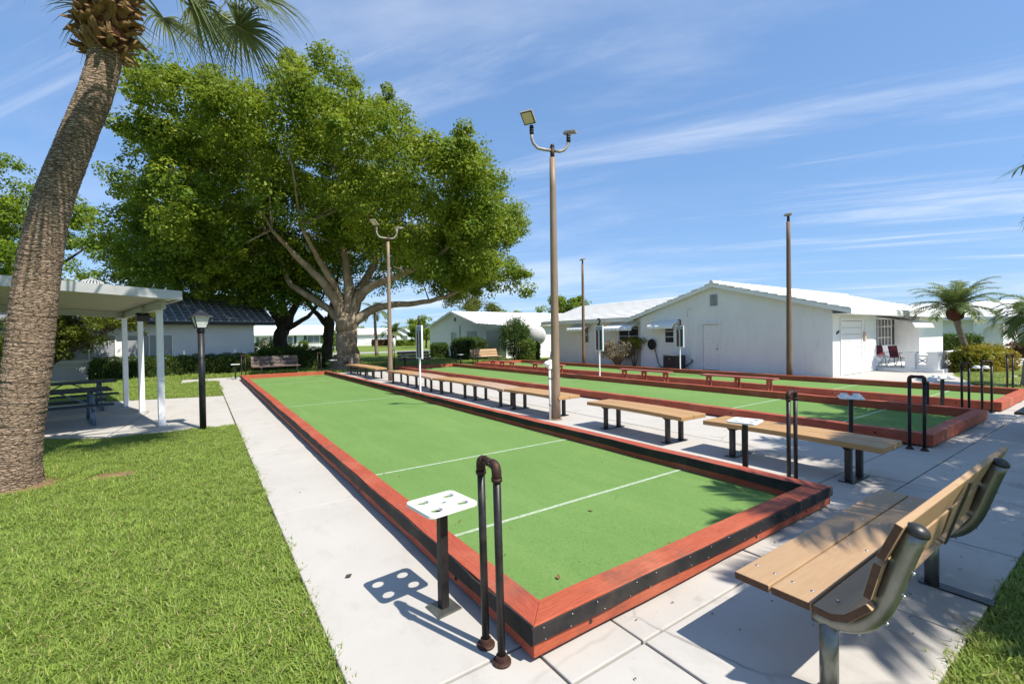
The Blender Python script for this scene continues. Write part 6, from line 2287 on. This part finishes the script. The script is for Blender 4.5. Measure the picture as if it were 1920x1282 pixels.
def leaf_thing(label, loc, rz, size, mat, curl=0.35):
    m = MB()
    vs, fs = [], []
    for i, (t_, w) in enumerate(((0, 0.02), (0.25, 0.30), (0.55, 0.36), (0.8, 0.22), (1.0, 0.01))):
        z = curl * size * (t_ - 0.5) ** 2 * 1.6
        for s in (-1, 0, 1):
            vs.append(((t_ - 0.5) * size, s * w * size, z + abs(s) * curl * size * 0.25))
    for i in range(4):
        for k in range(2):
            a = i * 3 + k
            fs.append((a, a + 1, a + 4, a + 3))
    m.add(vs, fs)
    o = m.build('fallen_leaf', mat, None, fix=False)
    o.location = loc
    o.rotation_euler = (rnd.uniform(-0.3, 0.3), rnd.uniform(-0.3, 0.3), rz)
    tag(o, label, 'leaf', 'fallen leaves')
    sd = o.modifiers.new('thick', 'SOLIDIFY')
    sd.thickness = 0.001
    return o


leaf_thing('curled brown dead leaf in the grass near the lower picture edge', (-0.02, 2.32, 0.03), 0.6, 0.09, 'dead_leaf')
leaf_thing('dark red brown dead leaf in the grass at the far left', (-0.62, 2.75, 0.03), 1.9, 0.08, 'dead_leaf')
leaf_thing('small dark curled leaf on the pale concrete walk', (0.86, 3.42, 0.008), 0.3, 0.05, 'dark_leaf')
leaf_thing('pale tan leaf in the grass close to the walk edge', (0.33, 2.38, 0.03), 2.6, 0.06, 'boot')
leaf_thing('small yellow brown leaf on the near green turf', (2.05, 2.45, 0.042), 0.9, 0.045, 'boot')
leaf_thing('tiny brown leaf on the turf beside the near white line', (3.1, 3.2, 0.042), 2.2, 0.045, 'boot')
gl = np.random.default_rng(90)
n = 260
C = np.zeros((n, 3))
side = gl.uniform(size=n)
C[:, 1] = gl.uniform(2.2, 23.3, n)
C[:, 0] = np.where(side < 0.3, 1.63 + gl.exponential(0.25, n), np.where(side < 0.6, 4.96 - gl.exponential(0.2, n), gl.uniform(1.7, 4.9, n)))
C[:, 0] = np.clip(C[:, 0], 1.64, 4.95)
C[:, 2] = 0.042
N = norm(gl.normal(size=(n, 3)) * 0.35 + np.array([0, 0, 1.0]))
lt_ = fast_quads('leaf_litter', leaves(C, N, 0.028, 0.013, gl, 0), 'dead_leaf')
lt_['kind'] = 'stuff'
lt_['label'] = 'tiny dead leaves scattered over the green turf'
n = 48
C = np.zeros((n, 3))
C[:, 0] = gl.uniform(0.6, 9, n)
C[:, 1] = np.where(C[:, 0] < 1.45, gl.uniform(1.5, 14, n), gl.uniform(0.75, 1.9, n))
C[:, 2] = 0.006
N = norm(gl.normal(size=(n, 3)) * 0.3 + np.array([0, 0, 1.0]))
lt_ = fast_quads('leaf_litter', leaves(C, N, 0.026, 0.012, gl, 0), 'dark_leaf')
lt_['kind'] = 'stuff'
lt_['label'] = 'tiny dead leaves lying on the concrete walks'
